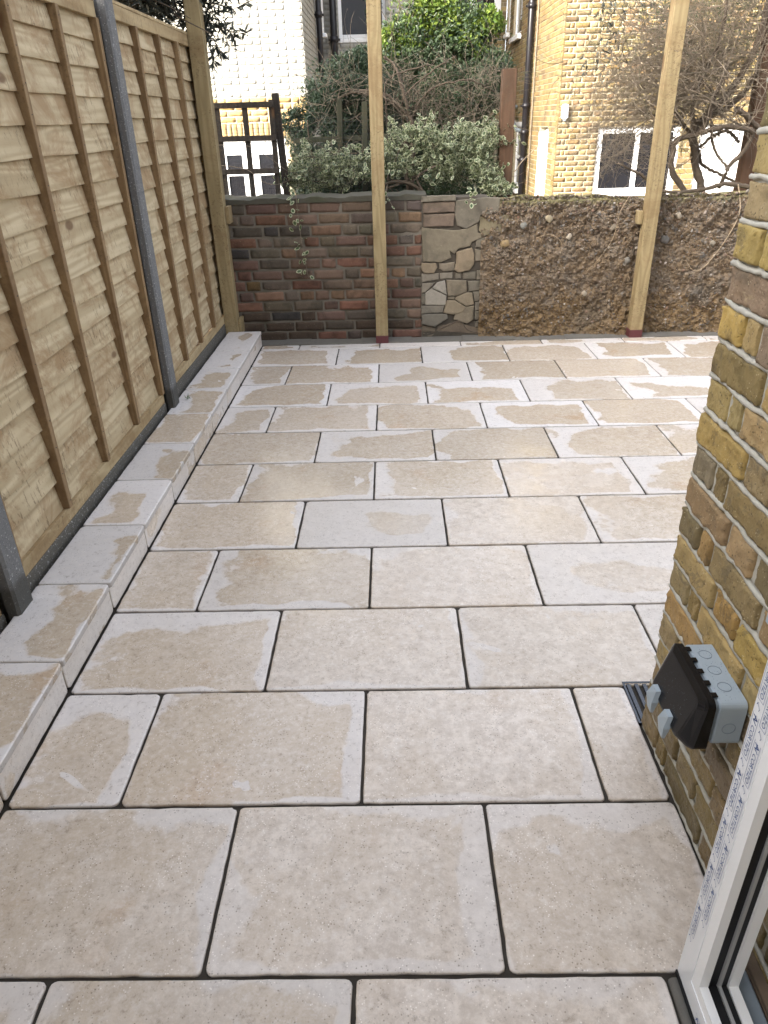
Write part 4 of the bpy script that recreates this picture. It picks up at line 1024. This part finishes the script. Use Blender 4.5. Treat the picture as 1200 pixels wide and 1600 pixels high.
o = ob('wire_mesh', wm.me('wire_mesh', M['wire'])); tag(o, 'fine square wire netting stretched across the trellis and the dark bush', 'wire netting')
lone('loose_wire', [(-1.22, 5.70, 1.33), (-1.0, 5.69, 1.32), (-.85, 5.69, 1.24), (-.72, 5.68, 1.15), (-.6, 5.7, 1.12)], .0022, M['twig'], 'thin bare shoot arching across the upper trellis squares', 'shoot')
lone('loose_wire', [(-1.20, 5.70, 1.20), (-1.02, 5.69, 1.17), (-.92, 5.69, 1.09), (-.80, 5.68, 1.07), (-.66, 5.7, 1.12)], .0022, M['twig'], 'thin bare shoot arching across the lower trellis squares', 'shoot')

# ================================================================== VEGETATION
def leaf_mesh(P, size, nr, mat, name, kind='rhomb', updir=None, ratio=.45, edge=False):
    """one mesh with a small folded leaf at every point"""
    n = len(P); P = np.asarray(P)
    d = nr.normal(size=(n, 3)); d[:, 2] += .25
    if updir is not None: d = d*.7+np.asarray(updir)
    d /= np.linalg.norm(d, axis=1)[:, None]
    q = nr.normal(size=(n, 3)); q[:, 2] += .6; s = np.cross(d, q); s /= np.linalg.norm(s, axis=1)[:, None]; nn = np.cross(s, d)
    L = size*nr.uniform(.6, 1.25, n)[:, None]; W = L*ratio
    if not edge:
        V = np.stack([P, P+d*L*.5+s*W*.5+nn*L*.08, P+d*L-nn*L*.05, P+d*L*.5-s*W*.5+nn*L*.08], 1).reshape(-1, 3)
        F = [(4*i, 4*i+1, 4*i+2) for i in range(n)]+[(4*i, 4*i+2, 4*i+3) for i in range(n)]
        me = mesh(name, V.tolist(), F, mat); return me
    ring = [(0, 0), (.25, .40), (.6, .5), (.88, .28), (1, 0), (.88, -.28), (.6, -.5), (.25, -.40)]
    V = [P+d*L*.5-nn*L*.06]
    for a, b in ring: V.append(P+d*L*a+s*W*b*2*.5+nn*L*.04*abs(b)*2)
    V = np.stack(V, 1).reshape(-1, 3); F = []
    for i in range(n):
        for j in range(8): F.append((9*i, 9*i+1+j, 9*i+1+(j+1) % 8))
    me = mesh(name, V.tolist(), F, mat, True)
    a = me.attributes.new('edge', 'FLOAT', 'POINT'); a.data.foreach_set('value', ([0.]+[1.]*8)*n)
    return me
def blob(nr, n, cs, gate=None, thick=.35):
    """points in a union of ellipsoids, denser near their surface, clumped"""
    out = []; w = np.array([c[1][0]*c[1][1]*c[1][2] for c in cs])**.7; w /= w.sum()
    while len(out) < n:
        c, r = cs[nr.choice(len(cs), p=w)]
        u = nr.normal(size=3); u /= np.linalg.norm(u); rad = 1-abs(nr.normal(0, thick)); 
        if rad < 0: continue
        p = np.array(c)+u*np.array(r)*rad*(1+.16*vnoise((u*2.3+np.array(c))[None], 1.0)[0])
        if vnoise(p[None], 9.0)[0]+.6*vnoise(p[None]+3, 22.0)[0] < (-.35 if gate is None else gate): continue
        out.append(p)
    return np.array(out)
def blob_fast(seed, n, cs, gate=-.35, thick=.35):
    nr = np.random.default_rng(seed); w = np.array([c[1][0]*c[1][1]*c[1][2] for c in cs])**.7; w /= w.sum()
    CC = np.array([c[0] for c in cs], float); RR = np.array([c[1] for c in cs], float); res = []; tot = 0
    while tot < n:
        k = nr.choice(len(cs), size=n, p=w); u = nr.normal(size=(n, 3)); u /= np.linalg.norm(u, axis=1)[:, None]
        rad = np.abs(1-np.abs(nr.normal(0, thick, n)))
        p = CC[k]+u*RR[k]*rad[:, None]*(1+.14*vnoise(u*2.3+CC[k], 1.0))[:, None]
        ok = (vnoise(p, 9.0)+.6*vnoise(p+3, 22.0)) > gate; p = p[ok]; res.append(p); tot += len(p)
    return np.concatenate(res)[:n]
def wander(nr, p, d, n, stepl, curl=.25, grav=0., b=None):
    pts = [np.array(p, float)]; d = np.array(d, float); d /= np.linalg.norm(d); c = nr.normal(0, curl, 3)
    for i in range(n):
        c = c*.85+nr.normal(0, curl, 3)*.5; d = d+c*.3; d[2] -= grav; d /= np.linalg.norm(d); pts.append(pts[-1]+d*stepl)
    return np.array(pts)
def twigs(nr, n, region, rad=(.0015, .004), steps=(6, 14), stepl=.035, curl=.5, grav=.02, dirb=(0, 0, .2), sides=4):
    b = B(); (x0, x1), (y0, y1), (z0, z1) = region; tips = []
    for _ in range(n):
        p = (nr.uniform(x0, x1), nr.uniform(y0, y1), nr.uniform(z0, z1)); d = nr.normal(size=3)*np.array([1, .5, .8])+np.array(dirb)
        k = int(nr.integers(*steps)); P = wander(nr, p, d, k, stepl, curl, grav); r = nr.uniform(*rad)
        b.tube(P, np.linspace(r, r*.35, len(P)), sides, False); tips.append(P)
    return b, tips
nr = np.random.default_rng(21)
# 1 dark evergreen bush (left of the middle post)
e1 = empty('evergreen_bush', (-.42, 6.55, .7), 0, 'dark small-leaved evergreen bush between trellis and middle timber post', 'bush')
def rel(P, o): return np.asarray(P)-np.array(o)
c1 = [((-.47, 6.55, 1.30), (.34, .33, .34)), ((-.35, 6.6, 1.62), (.30, .30, .30)), ((-.15, 6.6, 1.55), (.28, .3, .33)), ((-.55, 6.5, 1.02), (.27, .3, .25)), ((-.1, 6.65, 1.15), (.3, .3, .3)), ((-.48, 6.6, 1.72), (.12, .14, .13)), ((-.72, 6.5, 1.45), (.13, .15, .1)), ((-.20, 6.6, 1.86), (.13, .15, .10)), ((-.30, 6.6, .95), (.5, .3, .25))]
P = blob_fast(1, 62000, c1, -.35, .22)
ob('foliage', leaf_mesh(rel(P, e1.location), .029, nr, M['leaf_dark'], 'foliage'), e1, kind='stuff')
b, _ = twigs(nr, 60, ((-.6, 0), (6.4, 6.8), (.8, 1.7)), (.002, .006)); b.v = [tuple(q) for q in rel(b.v, e1.location)]
for q in range(5): 
    P = wander(nr, (-.42, 6.55, .6), (nr.normal()*.35, 0, 1), 12, .08, .25); b.tube(rel(P, e1.location), np.linspace(.02, .005, 13), 6)
ob('branches', b.me('branches', M['bark'], True), e1)
# 2 tall bush with bright sunlit top
e2 = empty('tall_green_bush', (.42, 7.1, .7), 0, 'tall bush with bright yellow-green sunlit top, behind the middle and brown posts', 'bush')
c2 = [((.0, 7.0, 1.80), (.24, .25, .22)), ((.84, 7.0, 1.80), (.2, .25, .18)), ((.25, 7.1, 2.0), (.34, .3, .28)), ((.62, 7.1, 2.08), (.30, .3, .24)), ((.25, 7.1, 1.88), (.30, .3, .24)), ((.55, 7.1, 1.90), (.32, .3, .25)), ((.75, 7.0, 1.66), (.25, .3, .22)), ((.10, 7.1, 1.62), (.25, .3, .3)), ((.45, 7.1, 1.45), (.5, .3, .35)), ((.45, 7.1, 1.0), (.5, .3, .35))]
P = blob_fast(2, 42000, c2+[((.42, 6.75, 1.45), (.44, .2, .30)), ((.55, 6.7, 1.68), (.32, .2, .16))], -.30, .25)
ob('foliage', leaf_mesh(rel(P, e2.location), .036, nr, M['leaf_mid'], 'foliage', ratio=.5), e2, kind='stuff')
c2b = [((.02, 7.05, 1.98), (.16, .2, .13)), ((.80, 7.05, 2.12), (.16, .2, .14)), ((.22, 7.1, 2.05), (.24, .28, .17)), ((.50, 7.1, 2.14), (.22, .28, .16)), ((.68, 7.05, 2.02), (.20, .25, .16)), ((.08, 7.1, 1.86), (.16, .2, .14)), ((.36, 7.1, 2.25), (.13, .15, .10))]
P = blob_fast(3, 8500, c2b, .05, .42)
ob('sunlit_foliage', leaf_mesh(rel(P, e2.location), .042, nr, M['leaf_bright'], 'sunlit_foliage', ratio=.5), e2, kind='stuff')
b = B()
for i in range(40):
    P = wander(nr, (nr.uniform(0, .75), 7.05, nr.uniform(1.7, 2.1)), (nr.normal()*.3, nr.normal()*.2, 1), 9, .04, .3); b.tube(rel(P, e2.location), np.linspace(.004, .0015, 10), 4)
ob('branches', b.me('branches', M['bark'], True), e2)
lv_ = []
for i in range(40):
    base_ = np.array([nr.uniform(.0, .75), 7.05, nr.uniform(2.1, 2.3)])
    for j in range(14): lv_.append(base_+nr.normal(0, .02, 3)+np.array([0, 0, j*.012]))
ob('tip_leaves', leaf_mesh(rel(lv_, e2.location), .035, nr, M['leaf_bright'], 'tip_leaves'), e2, kind='stuff')
# 3 tangle of bare climber stems over the bushes (middle)
e3 = empty('bare_climber', (.17, 6.3, .7), 0, 'tangle of bare brown climber stems with a twisted trunk, between middle post and brown post', 'climber')
b = B(); Y_ = 6.3
def XZ(l, y, jit=.03): return [(x, y+nr.normal(0, jit), z) for x, z in l]
for l, r in (([(.19, .70), (.143, 1.0), (.135, 1.18), (.143, 1.337), (.178, 1.44), (.063, 1.558), (-.05, 1.632), (-.302, 1.66)], .022), ([(.16, .70), (.18, 1.2), (.177, 1.396), (.145, 1.513), (.098, 1.685), (.051, 1.811), (-.028, 1.868)], .020), ([(-.38, 1.468), (-.282, 1.466), (-.198, 1.521), (-.148, 1.562)], .009), ([(-.436, 1.587), (-.267, 1.641), (-.035, 1.606), (.13, 1.456), (.163, 1.365)], .011), ([(-.03, .75), (-.007, 1.339), (-.02, 1.548), (.001, 1.72), (.297, 1.811)], .011), ([(.12, 1.3), (.22, 1.55), (.35, 1.66), (.6, 1.70), (.8, 1.62)], .009), ([(.14, 1.35), (.1, 1.5), (.13, 1.62), (.3, 1.75), (.5, 1.86)], .009)):
    P = curve_pts(XZ(l, Y_), 40); P += nr.normal(0, .003, P.shape); b.tube(rel(P, e3.location), np.linspace(r, r*.45, 40), 7)
ob('trunk', b.me('trunk', M['bark'], True), e3)
b1, t1 = twigs(nr, 420, ((.0, .85), (6.2, 6.7), (1.30, 1.78)), (.0009, .0026), (7, 16), .034, .55, .015)
b2, t2 = twigs(nr, 130, ((-.55, .05), (6.15, 6.35), (1.45, 1.8)), (.0009, .0024), (7, 14), .036, .5, .01)
b1.v += []; n0 = len(b1.v); b1.f += [tuple(n0+i for i in q) for q in b2.f]; b1.v += b2.v
ob('twigs', mesh('twigs', rel(b1.v, e3.location).tolist(), b1.f, M['twig'], True), e3, kind='stuff')
P = np.concatenate([t[nr.integers(0, len(t), 3)] for t in t1[:380]]); ob('small_leaves', leaf_mesh(rel(P+nr.normal(0, .012, P.shape), e3.location), .022, nr, M['leaf_mid'], 'small_leaves'), e3, kind='stuff')
# 4 variegated shrub along the wall top
e4 = empty('variegated_shrub', (0, 5.95, .7), 0, 'cream and green variegated shrub along the top of the red brick wall', 'shrub')
c4 = [((-.62, 5.9, 1.11), (.22, .12, .10)), ((-.38, 5.9, 1.12), (.22, .13, .11)), ((-.15, 5.9, 1.14), (.22, .13, .11)), ((.10, 5.95, 1.20), (.22, .14, .12)), ((.35, 5.95, 1.25), (.24, .14, .13)), ((.60, 5.92, 1.23), (.22, .14, .13)), ((.70, 5.9, 1.10), (.16, .12, .10)), ((.45, 5.95, 1.10), (.2, .12, .1)), ((-.70, 5.85, 1.08), (.14, .10, .09)), ((.80, 5.85, .99), (.14, .10, .05)), ((.22, 6.0, 1.36), (.2, .1, .06)), ((.62, 6.0, 1.36), (.18, .1, .06))]
P = blob_fast(5, 6500, c4, .02, .38)
ob('foliage', leaf_mesh(rel(P, e4.location), .035, nr, M['leaf_var'], 'foliage', ratio=.62, edge=True), e4, kind='stuff')
lfm = []
for i in range(8): lfm.append(leaf_mesh([(0, 0, 0)], .044, nr, M['leaf_var'], 'leaf', ratio=.62, edge=True))
P = blob_fast(6, 240, c4, -.1, .08); P[:, 1] -= .05
for i, q in enumerate(P): ob('leaf', lfm[i % 8], e4, tuple(q-np.array(e4.location)), (rng.uniform(-.5, .5), rng.uniform(-.5, .5), rng.uniform(0, 6.28)))
b, _ = twigs(nr, 110, ((-.75, .85), (5.85, 6.1), (.95, 1.25)), (.0012, .0034), (6, 12), .035, .45, .0)
ob('stems', mesh('stems', rel(b.v, e4.location).tolist(), b.f, M['twig'], True), e4, kind='stuff')
b = B(); P = curve_pts([(.30, 5.9, .9), (.18, 5.88, 1.02), (.02, 5.88, 1.05), (-.12, 5.9, .98)], 20); b.tube(rel(P, e4.location), .013, 6)
P = curve_pts([(.05, 5.85, .98), (.25, 5.85, .95), (.2, 5.85, 1.08), (.36, 5.87, 1.16)], 20); b.tube(rel(P, e4.location), .008, 6)
ob('low_branches', b.me('low_branches', M['bark'], True), e4)
b = B(); SP = []
for i in range(70):
    x = nr.uniform(-.75, .82); zt = 1.12 if x < 0 else 1.26
    P = wander(nr, (x, 5.93+nr.normal(0, .05), zt), (nr.normal()*.5, -.1, .9), int(nr.integers(4, 10)), .028, .35, .02); b.tube(rel(P, e4.location), np.linspace(.0016, .0008, len(P)), 4, False)
    for q in P[1:]:
        for j in range(3): SP.append(q+nr.normal(0, .008, 3))
ob('shoots', b.me('shoots', M['twig'], True), e4, kind='stuff'); ob('shoot_leaves', leaf_mesh(rel(SP, e4.location), .036, nr, M['leaf_var'], 'shoot_leaves', ratio=.6, edge=True), e4, kind='stuff')
def sprig(ctrl, n, label, size=.040, spread=.03):
    P = curve_pts(ctrl, 30); s = empty('hanging_sprig', tuple(P[0]), 0, label, 'sprig', 'variegated sprigs hanging over the wall')
    ob('stem', B().tube(P-P[0], .0022, 5).me('stem', M['twig'], True), s)
    for i in range(n):
        q = P[int(6+(i/n)*23.9)]-P[0]; ob('leaf', lfm[i % 8], s, (q[0]+nr.normal(0, spread*.22)-.012, q[1]-.008, q[2]+nr.normal(0, .008)), (rng.uniform(-.8, .8), rng.uniform(-.8, .8), rng.uniform(0, 6.28)), (size/.046,)*3)
sprig([(-.66, 5.80, 1.05), (-.655, 5.50, 1.04), (-.652, 5.435, 1.0), (-.648, 5.425, .87), (-.634, 5.42, .70), (-.620, 5.42, .569), (-.606, 5.425, .465)], 34, 'long leafy variegated sprig hanging down the red brick wall', .050, .09)
sprig([(-.02, 5.8, 1.04), (-.03, 5.5, 1.01), (-.01, 5.43, .97), (.012, 5.425, .93), (.04, 5.425, .88)], 5, 'short two-leaved sprig on the brick wall right of the middle post', .045)
sprig([(.62, 5.8, 1.02), (.60, 5.5, 1.0), (.56, 5.42, .97), (.57, 5.41, .93)], 14, 'small leafy sprig over the top of the broken pier', .045, .06)
# 5 bare climber at the right with thick twisted trunks
e5 = empty('gnarled_climber', (2.3, 5.9, .9), 0, 'big gnarled bare climber with thick twisted trunks, above the earth bank', 'climber')
b = B()
TR = [([(2.345, .80), (2.332, .946), (2.268, 1.11), (2.222, 1.247), (2.206, 1.319), (2.222, 1.40)], 5.95, .030, .026),
 ([(2.20, .85), (2.169, .946), (2.077, 1.046), (2.045, 1.12), (2.045, 1.204), (2.058, 1.275), (2.133, 1.295), (2.215, 1.314), (2.253, 1.373), (2.258, 1.442), (2.274, 1.515), (2.35, 1.75)], 5.85, .024, .014),
 ([(1.85, .958), (1.931, .953), (2.11, .943), (2.272, .961), (2.406, .991), (2.55, .971), (2.687, .957)], 5.70, .010, .018),
 ([(2.389, .96), (2.41, 1.072), (2.435, 1.099), (2.53, 1.222), (2.561, 1.302), (2.525, 1.329), (2.384, 1.354), (2.268, 1.341), (2.189, 1.317)], 5.75, .014, .018),
 ([(2.438, 1.096), (2.373, 1.148), (2.305, 1.248), (2.266, 1.388), (2.265, 1.457), (2.34, 1.497), (2.415, 1.536)], 5.8, .010, .008),
 ([(2.43, 1.46), (2.484, 1.43), (2.568, 1.37), (2.652, 1.315)], 5.8, .020, .016),
 ([(2.301, 1.221), (2.376, 1.286), (2.456, 1.323), (2.524, 1.293), (2.577, 1.248)], 6.0, .012, .012),
 ([(2.27, 1.23), (2.29, 1.176), (2.327, 1.112), (2.419, 1.058), (2.6, .983)], 6.0, .013, .011),
 ([(2.215, 1.318), (2.29, 1.415), (2.443, 1.572), (2.531, 1.726), (2.582, 1.902), (2.6, 2.2)], 6.0, .028, .018),
 ([(2.22, 1.33), (2.36, 1.42), (2.50, 1.50), (2.62, 1.66), (2.66, 1.9)], 6.05, .024, .016),
 ([(2.20, 1.32), (2.12, 1.38), (1.98, 1.42), (1.8, 1.47)], 6.0, .014, .006), ([(2.21, 1.34), (2.18, 1.5), (2.22, 1.68), (2.3, 1.9), (2.28, 2.2)], 5.95, .016, .010),
 ([(2.21, 1.33), (2.08, 1.45), (1.98, 1.6), (1.95, 1.8)], 6.0, .011, .005), ([(2.05, 1.22), (1.98, 1.30), (1.9, 1.33)], 5.85, .014, .007), ([(2.0, 1.04), (2.03, .95), (2.06, .85)], 5.9, .022, .024),
 ([(1.631, 1.14), (1.68, 1.125), (1.743, 1.095), (1.842, 1.051), (1.905, 1.000)], 5.8, .005, .013)]
for l, y, r0, r1 in TR:
    P = curve_pts(XZ(l, y, .012), 36); P += nr.normal(0, .0025, P.shape); rr = np.linspace(r0, r1, 36)*(1+.10*np.sin(np.arange(36)*1.3)+.06*np.sin(np.arange(36)*3.1)); b.tube(rel(P, e5.location), rr, 8)
ob('trunk', b.me('trunk', M['bark'], True), e5)
b, tip = B(), []
def grow(n, x, y, z, rad, steps, sl, curl, grav, dirb, taper=.35):
    for _ in range(n):
        p = (nr.normal(*x), nr.uniform(*y), nr.normal(*z)); d = nr.normal(size=3)*np.array([1, .45, .9])+np.array(dirb)
        P = wander(nr, p, d, int(nr.integers(*steps)), sl, curl, grav)
        if P[:, 2].min() < .95 and nr.random() < .8: continue
        r = nr.uniform(*rad); b.tube(rel(P, e5.location), np.linspace(r, r*taper, len(P)), 4, False); tip.append(P)
grow(760, (2.20, .20), (5.75, 6.4), (1.62, .17), (.0015, .0045), (8, 18), .038, .5, .01, (0, 0, .1))
grow(520, (1.85, .20), (5.75, 6.3), (1.50, .20), (.0009, .0022), (8, 17), .036, .5, .03, (-.7, 0, -.15))
grow(150, (1.72, .14), (5.7, 6.2), (1.30, .16), (.0008, .0018), (8, 15), .032, .5, .04, (-.2, 0, -.2))
grow(300, (2.35, .2), (5.8, 6.3), (1.95, .15), (.0012, .003), (9, 18), .038, .35, -.02, (-.2, 0, .6))
for _ in range(120):   # long whips out to the left
    P = wander(nr, (nr.uniform(1.9, 2.3), nr.uniform(5.8, 6.2), nr.uniform(1.45, 2.1)), (-1, nr.normal()*.2, nr.normal()*.55), 22, .045, .22, .002); b.tube(rel(P, e5.location), np.linspace(.0026, .0008, 23), 4, False); tip.append(P)
ob('twigs', b.me('twigs', M['twig'], True), e5, kind='stuff')
for _ in range(9):     # a few thicker pale pruned stubs
    pass
b = B()
for _ in range(130):
    P = wander(nr, (nr.uniform(1.55, 2.7), nr.uniform(5.9, 6.5), nr.uniform(1.75, 2.35)), (nr.normal()*.5, nr.normal()*.2, -1), 15, .04, .3, 0); b.tube(rel(P, e5.location), np.linspace(.0018, .0006, 16), 4, False)
ob('green_twigs', b.me('green_twigs', M['twigd'], True), e5, kind='stuff')
P = []
for i in range(5200):
    x = nr.uniform(1.9, 2.85); z = nr.uniform(1.72, 2.5)
    if z < 1.72+(2.4-x)*.35+nr.normal(0, .05): continue
    P.append((x, nr.uniform(6.1, 6.7), z))
ob('narrow_leaves', leaf_mesh(rel(P, e5.location), .045, nr, M['leaf_mid'], 'narrow_leaves', ratio=.16), e5, kind='stuff')
P = []
for (x, z, n, sx, sz) in ((1.55, 1.98, 60, .03, .10), (1.50, 2.10, 40, .05, .06), (1.52, 1.80, 24, .03, .06), (1.55, 1.68, 10, .04, .03), (1.40, 1.78, 8, .02, .02), (1.75, 2.15, 25, .06, .04)):
    for i in range(n): P.append((nr.normal(x, sx), 6.0+nr.normal(0, .04), nr.normal(z, sz)))
ob('withered_leaves', leaf_mesh(rel(P, e5.location), .045, nr, M['leaf_olive'], 'withered_leaves', updir=(0, 0, -1.2), ratio=.3), e5, kind='stuff')
b = B()
for i in range(34):
    x, z = nr.uniform(1.3, 1.9), nr.uniform(1.55, 2.2); P = wander(nr, (x, 6.0, z), (nr.normal(), 0, nr.normal()*.8), 16, .04, .35, 0); b.tube(rel(P, e5.location), np.linspace(.0018, .0007, 17), 4, False)
ob('fine_shoots', b.me('fine_shoots', M['twigd'], True), e5, kind='stuff')
# 6 olive tree over the fence
e6 = empty('olive_tree', (-1.62, 5.3, -.5), 0, 'dark olive tree with narrow leaves reaching over the top of the fence', 'tree')
b = B(); P = curve_pts([(-1.75, 5.4, -.5), (-1.72, 5.4, .8), (-1.62, 5.35, 1.7), (-1.5, 5.3, 2.3)], 24); b.tube(rel(P, e6.location), np.linspace(.06, .035, 24), 8)
for i in range(40):
    P = wander(nr, (-1.6+nr.normal()*.15, 5.3+nr.normal()*.3, 2.0+nr.uniform(0, .6)), (nr.normal()+.3, nr.normal(), nr.normal()*.6), 10, .055, .3, .01); b.tube(rel(P, e6.location), np.linspace(.008, .002, 11), 5)
ob('trunk', b.me('trunk', M['bark'], True), e6)
c6 = [((-1.62, 4.9, 2.25), (.30, .5, .26)), ((-1.55, 5.3, 2.30), (.35, .4, .30)), ((-1.36, 5.45, 2.22), (.26, .25, .24)), ((-1.16, 5.5, 2.30), (.2, .2, .18)), ((-1.8, 4.6, 2.3), (.3, .6, .3)), ((-1.18, 5.52, 2.02), (.10, .10, .10))]
P = blob_fast(7, 13000, c6, -.35, .4)
ob('crown', leaf_mesh(rel(P, e6.location), .078, nr, M['leaf_olive'], 'crown', ratio=.2), e6, kind='stuff')
b = B(); LP = []; LD = []
for (p0, p1, p2, n) in (((-1.20, 5.5, 2.10), (-1.02, 5.48, 1.98), (-.88, 5.46, 1.96), 16), ((-1.2, 5.5, 2.02), (-1.1, 5.48, 1.92), (-1.06, 5.46, 1.84), 16), ((-1.15, 5.5, 2.08), (-1.0, 5.48, 2.08), (-.84, 5.46, 2.13), 16), ((-1.15, 5.5, 2.12), (-1.04, 5.48, 2.02), (-.97, 5.46, 1.94), 16), ((-1.18, 5.5, 2.0), (-1.12, 5.47, 1.86), (-1.13, 5.46, 1.80), 14), ((-1.22, 5.5, 2.15), (-1.08, 5.48, 2.12), (-.97, 5.46, 2.10), 14), ((-1.2, 5.5, 2.05), (-1.07, 5.48, 2.0), (-1.0, 5.46, 1.88), 14)):
    P = curve_pts([p0, p1, p2], 16); b.tube(rel(P, e6.location), .0022, 5)
    for i in range(n*2):
        u = i/(n*2); q = P[int(3+u*12.9)]; LP.append(q); dd = (P[-1]-P[0])/np.linalg.norm(P[-1]-P[0]); LD.append(dd*.8+nr.normal(0, .75, 3)*np.array([1, .6, 1]))
ob('outer_sprays', b.me('outer_sprays', M['bark'], True), e6)
me = leaf_mesh(rel(LP, e6.location), .064, nr, M['leaf_olive'], 'spray_leaves', updir=np.array(LD), ratio=.24); ob('spray_leaves', me, e6, kind='stuff')
# 7 ivy hanging across the sash window
e7 = empty('hanging_ivy', (-.25, 13.8, 3.6), 0, 'green ivy strand hanging in front of the dark sash window', 'ivy')
P = []
for i in range(700):
    z = nr.uniform(2.72, 3.6); x = -.22+nr.normal(0, .065)*(.5+.5*(z-2.6)); P.append((x, 13.75+nr.normal(0, .05), z))
ob('ivy_leaves', leaf_mesh(rel(P, e7.location), .075, nr, M['leaf_mid'], 'ivy_leaves', updir=(0, 0, -.8), ratio=.8), e7, kind='stuff')
ob('stem', B().tube(curve_pts([(.02, 0, 0), (.0, .02, -.4), (.06, 0, -.85)], 12), .008, 5).me('stem', M['bark'], True), e7)
# foliage mass deeper in the garden that closes the gaps
e8 = empty('background_hedge', (0, 8.6, -.5), 0, 'dark hedge deep behind the bushes, below the distant windows', 'hedge')
P = blob_fast(9, 9000, [((.1, 8.6, .5), (.9, .4, 1.0)), ((.7, 8.7, .6), (.5, .4, .9)), ((.35, 8.6, 1.1), (.5, .35, .5))], -.6, .3)
ob('foliage', leaf_mesh(rel(P, e8.location), .06, nr, M['leaf_dark'], 'foliage', ratio=.5), e8, kind='stuff')
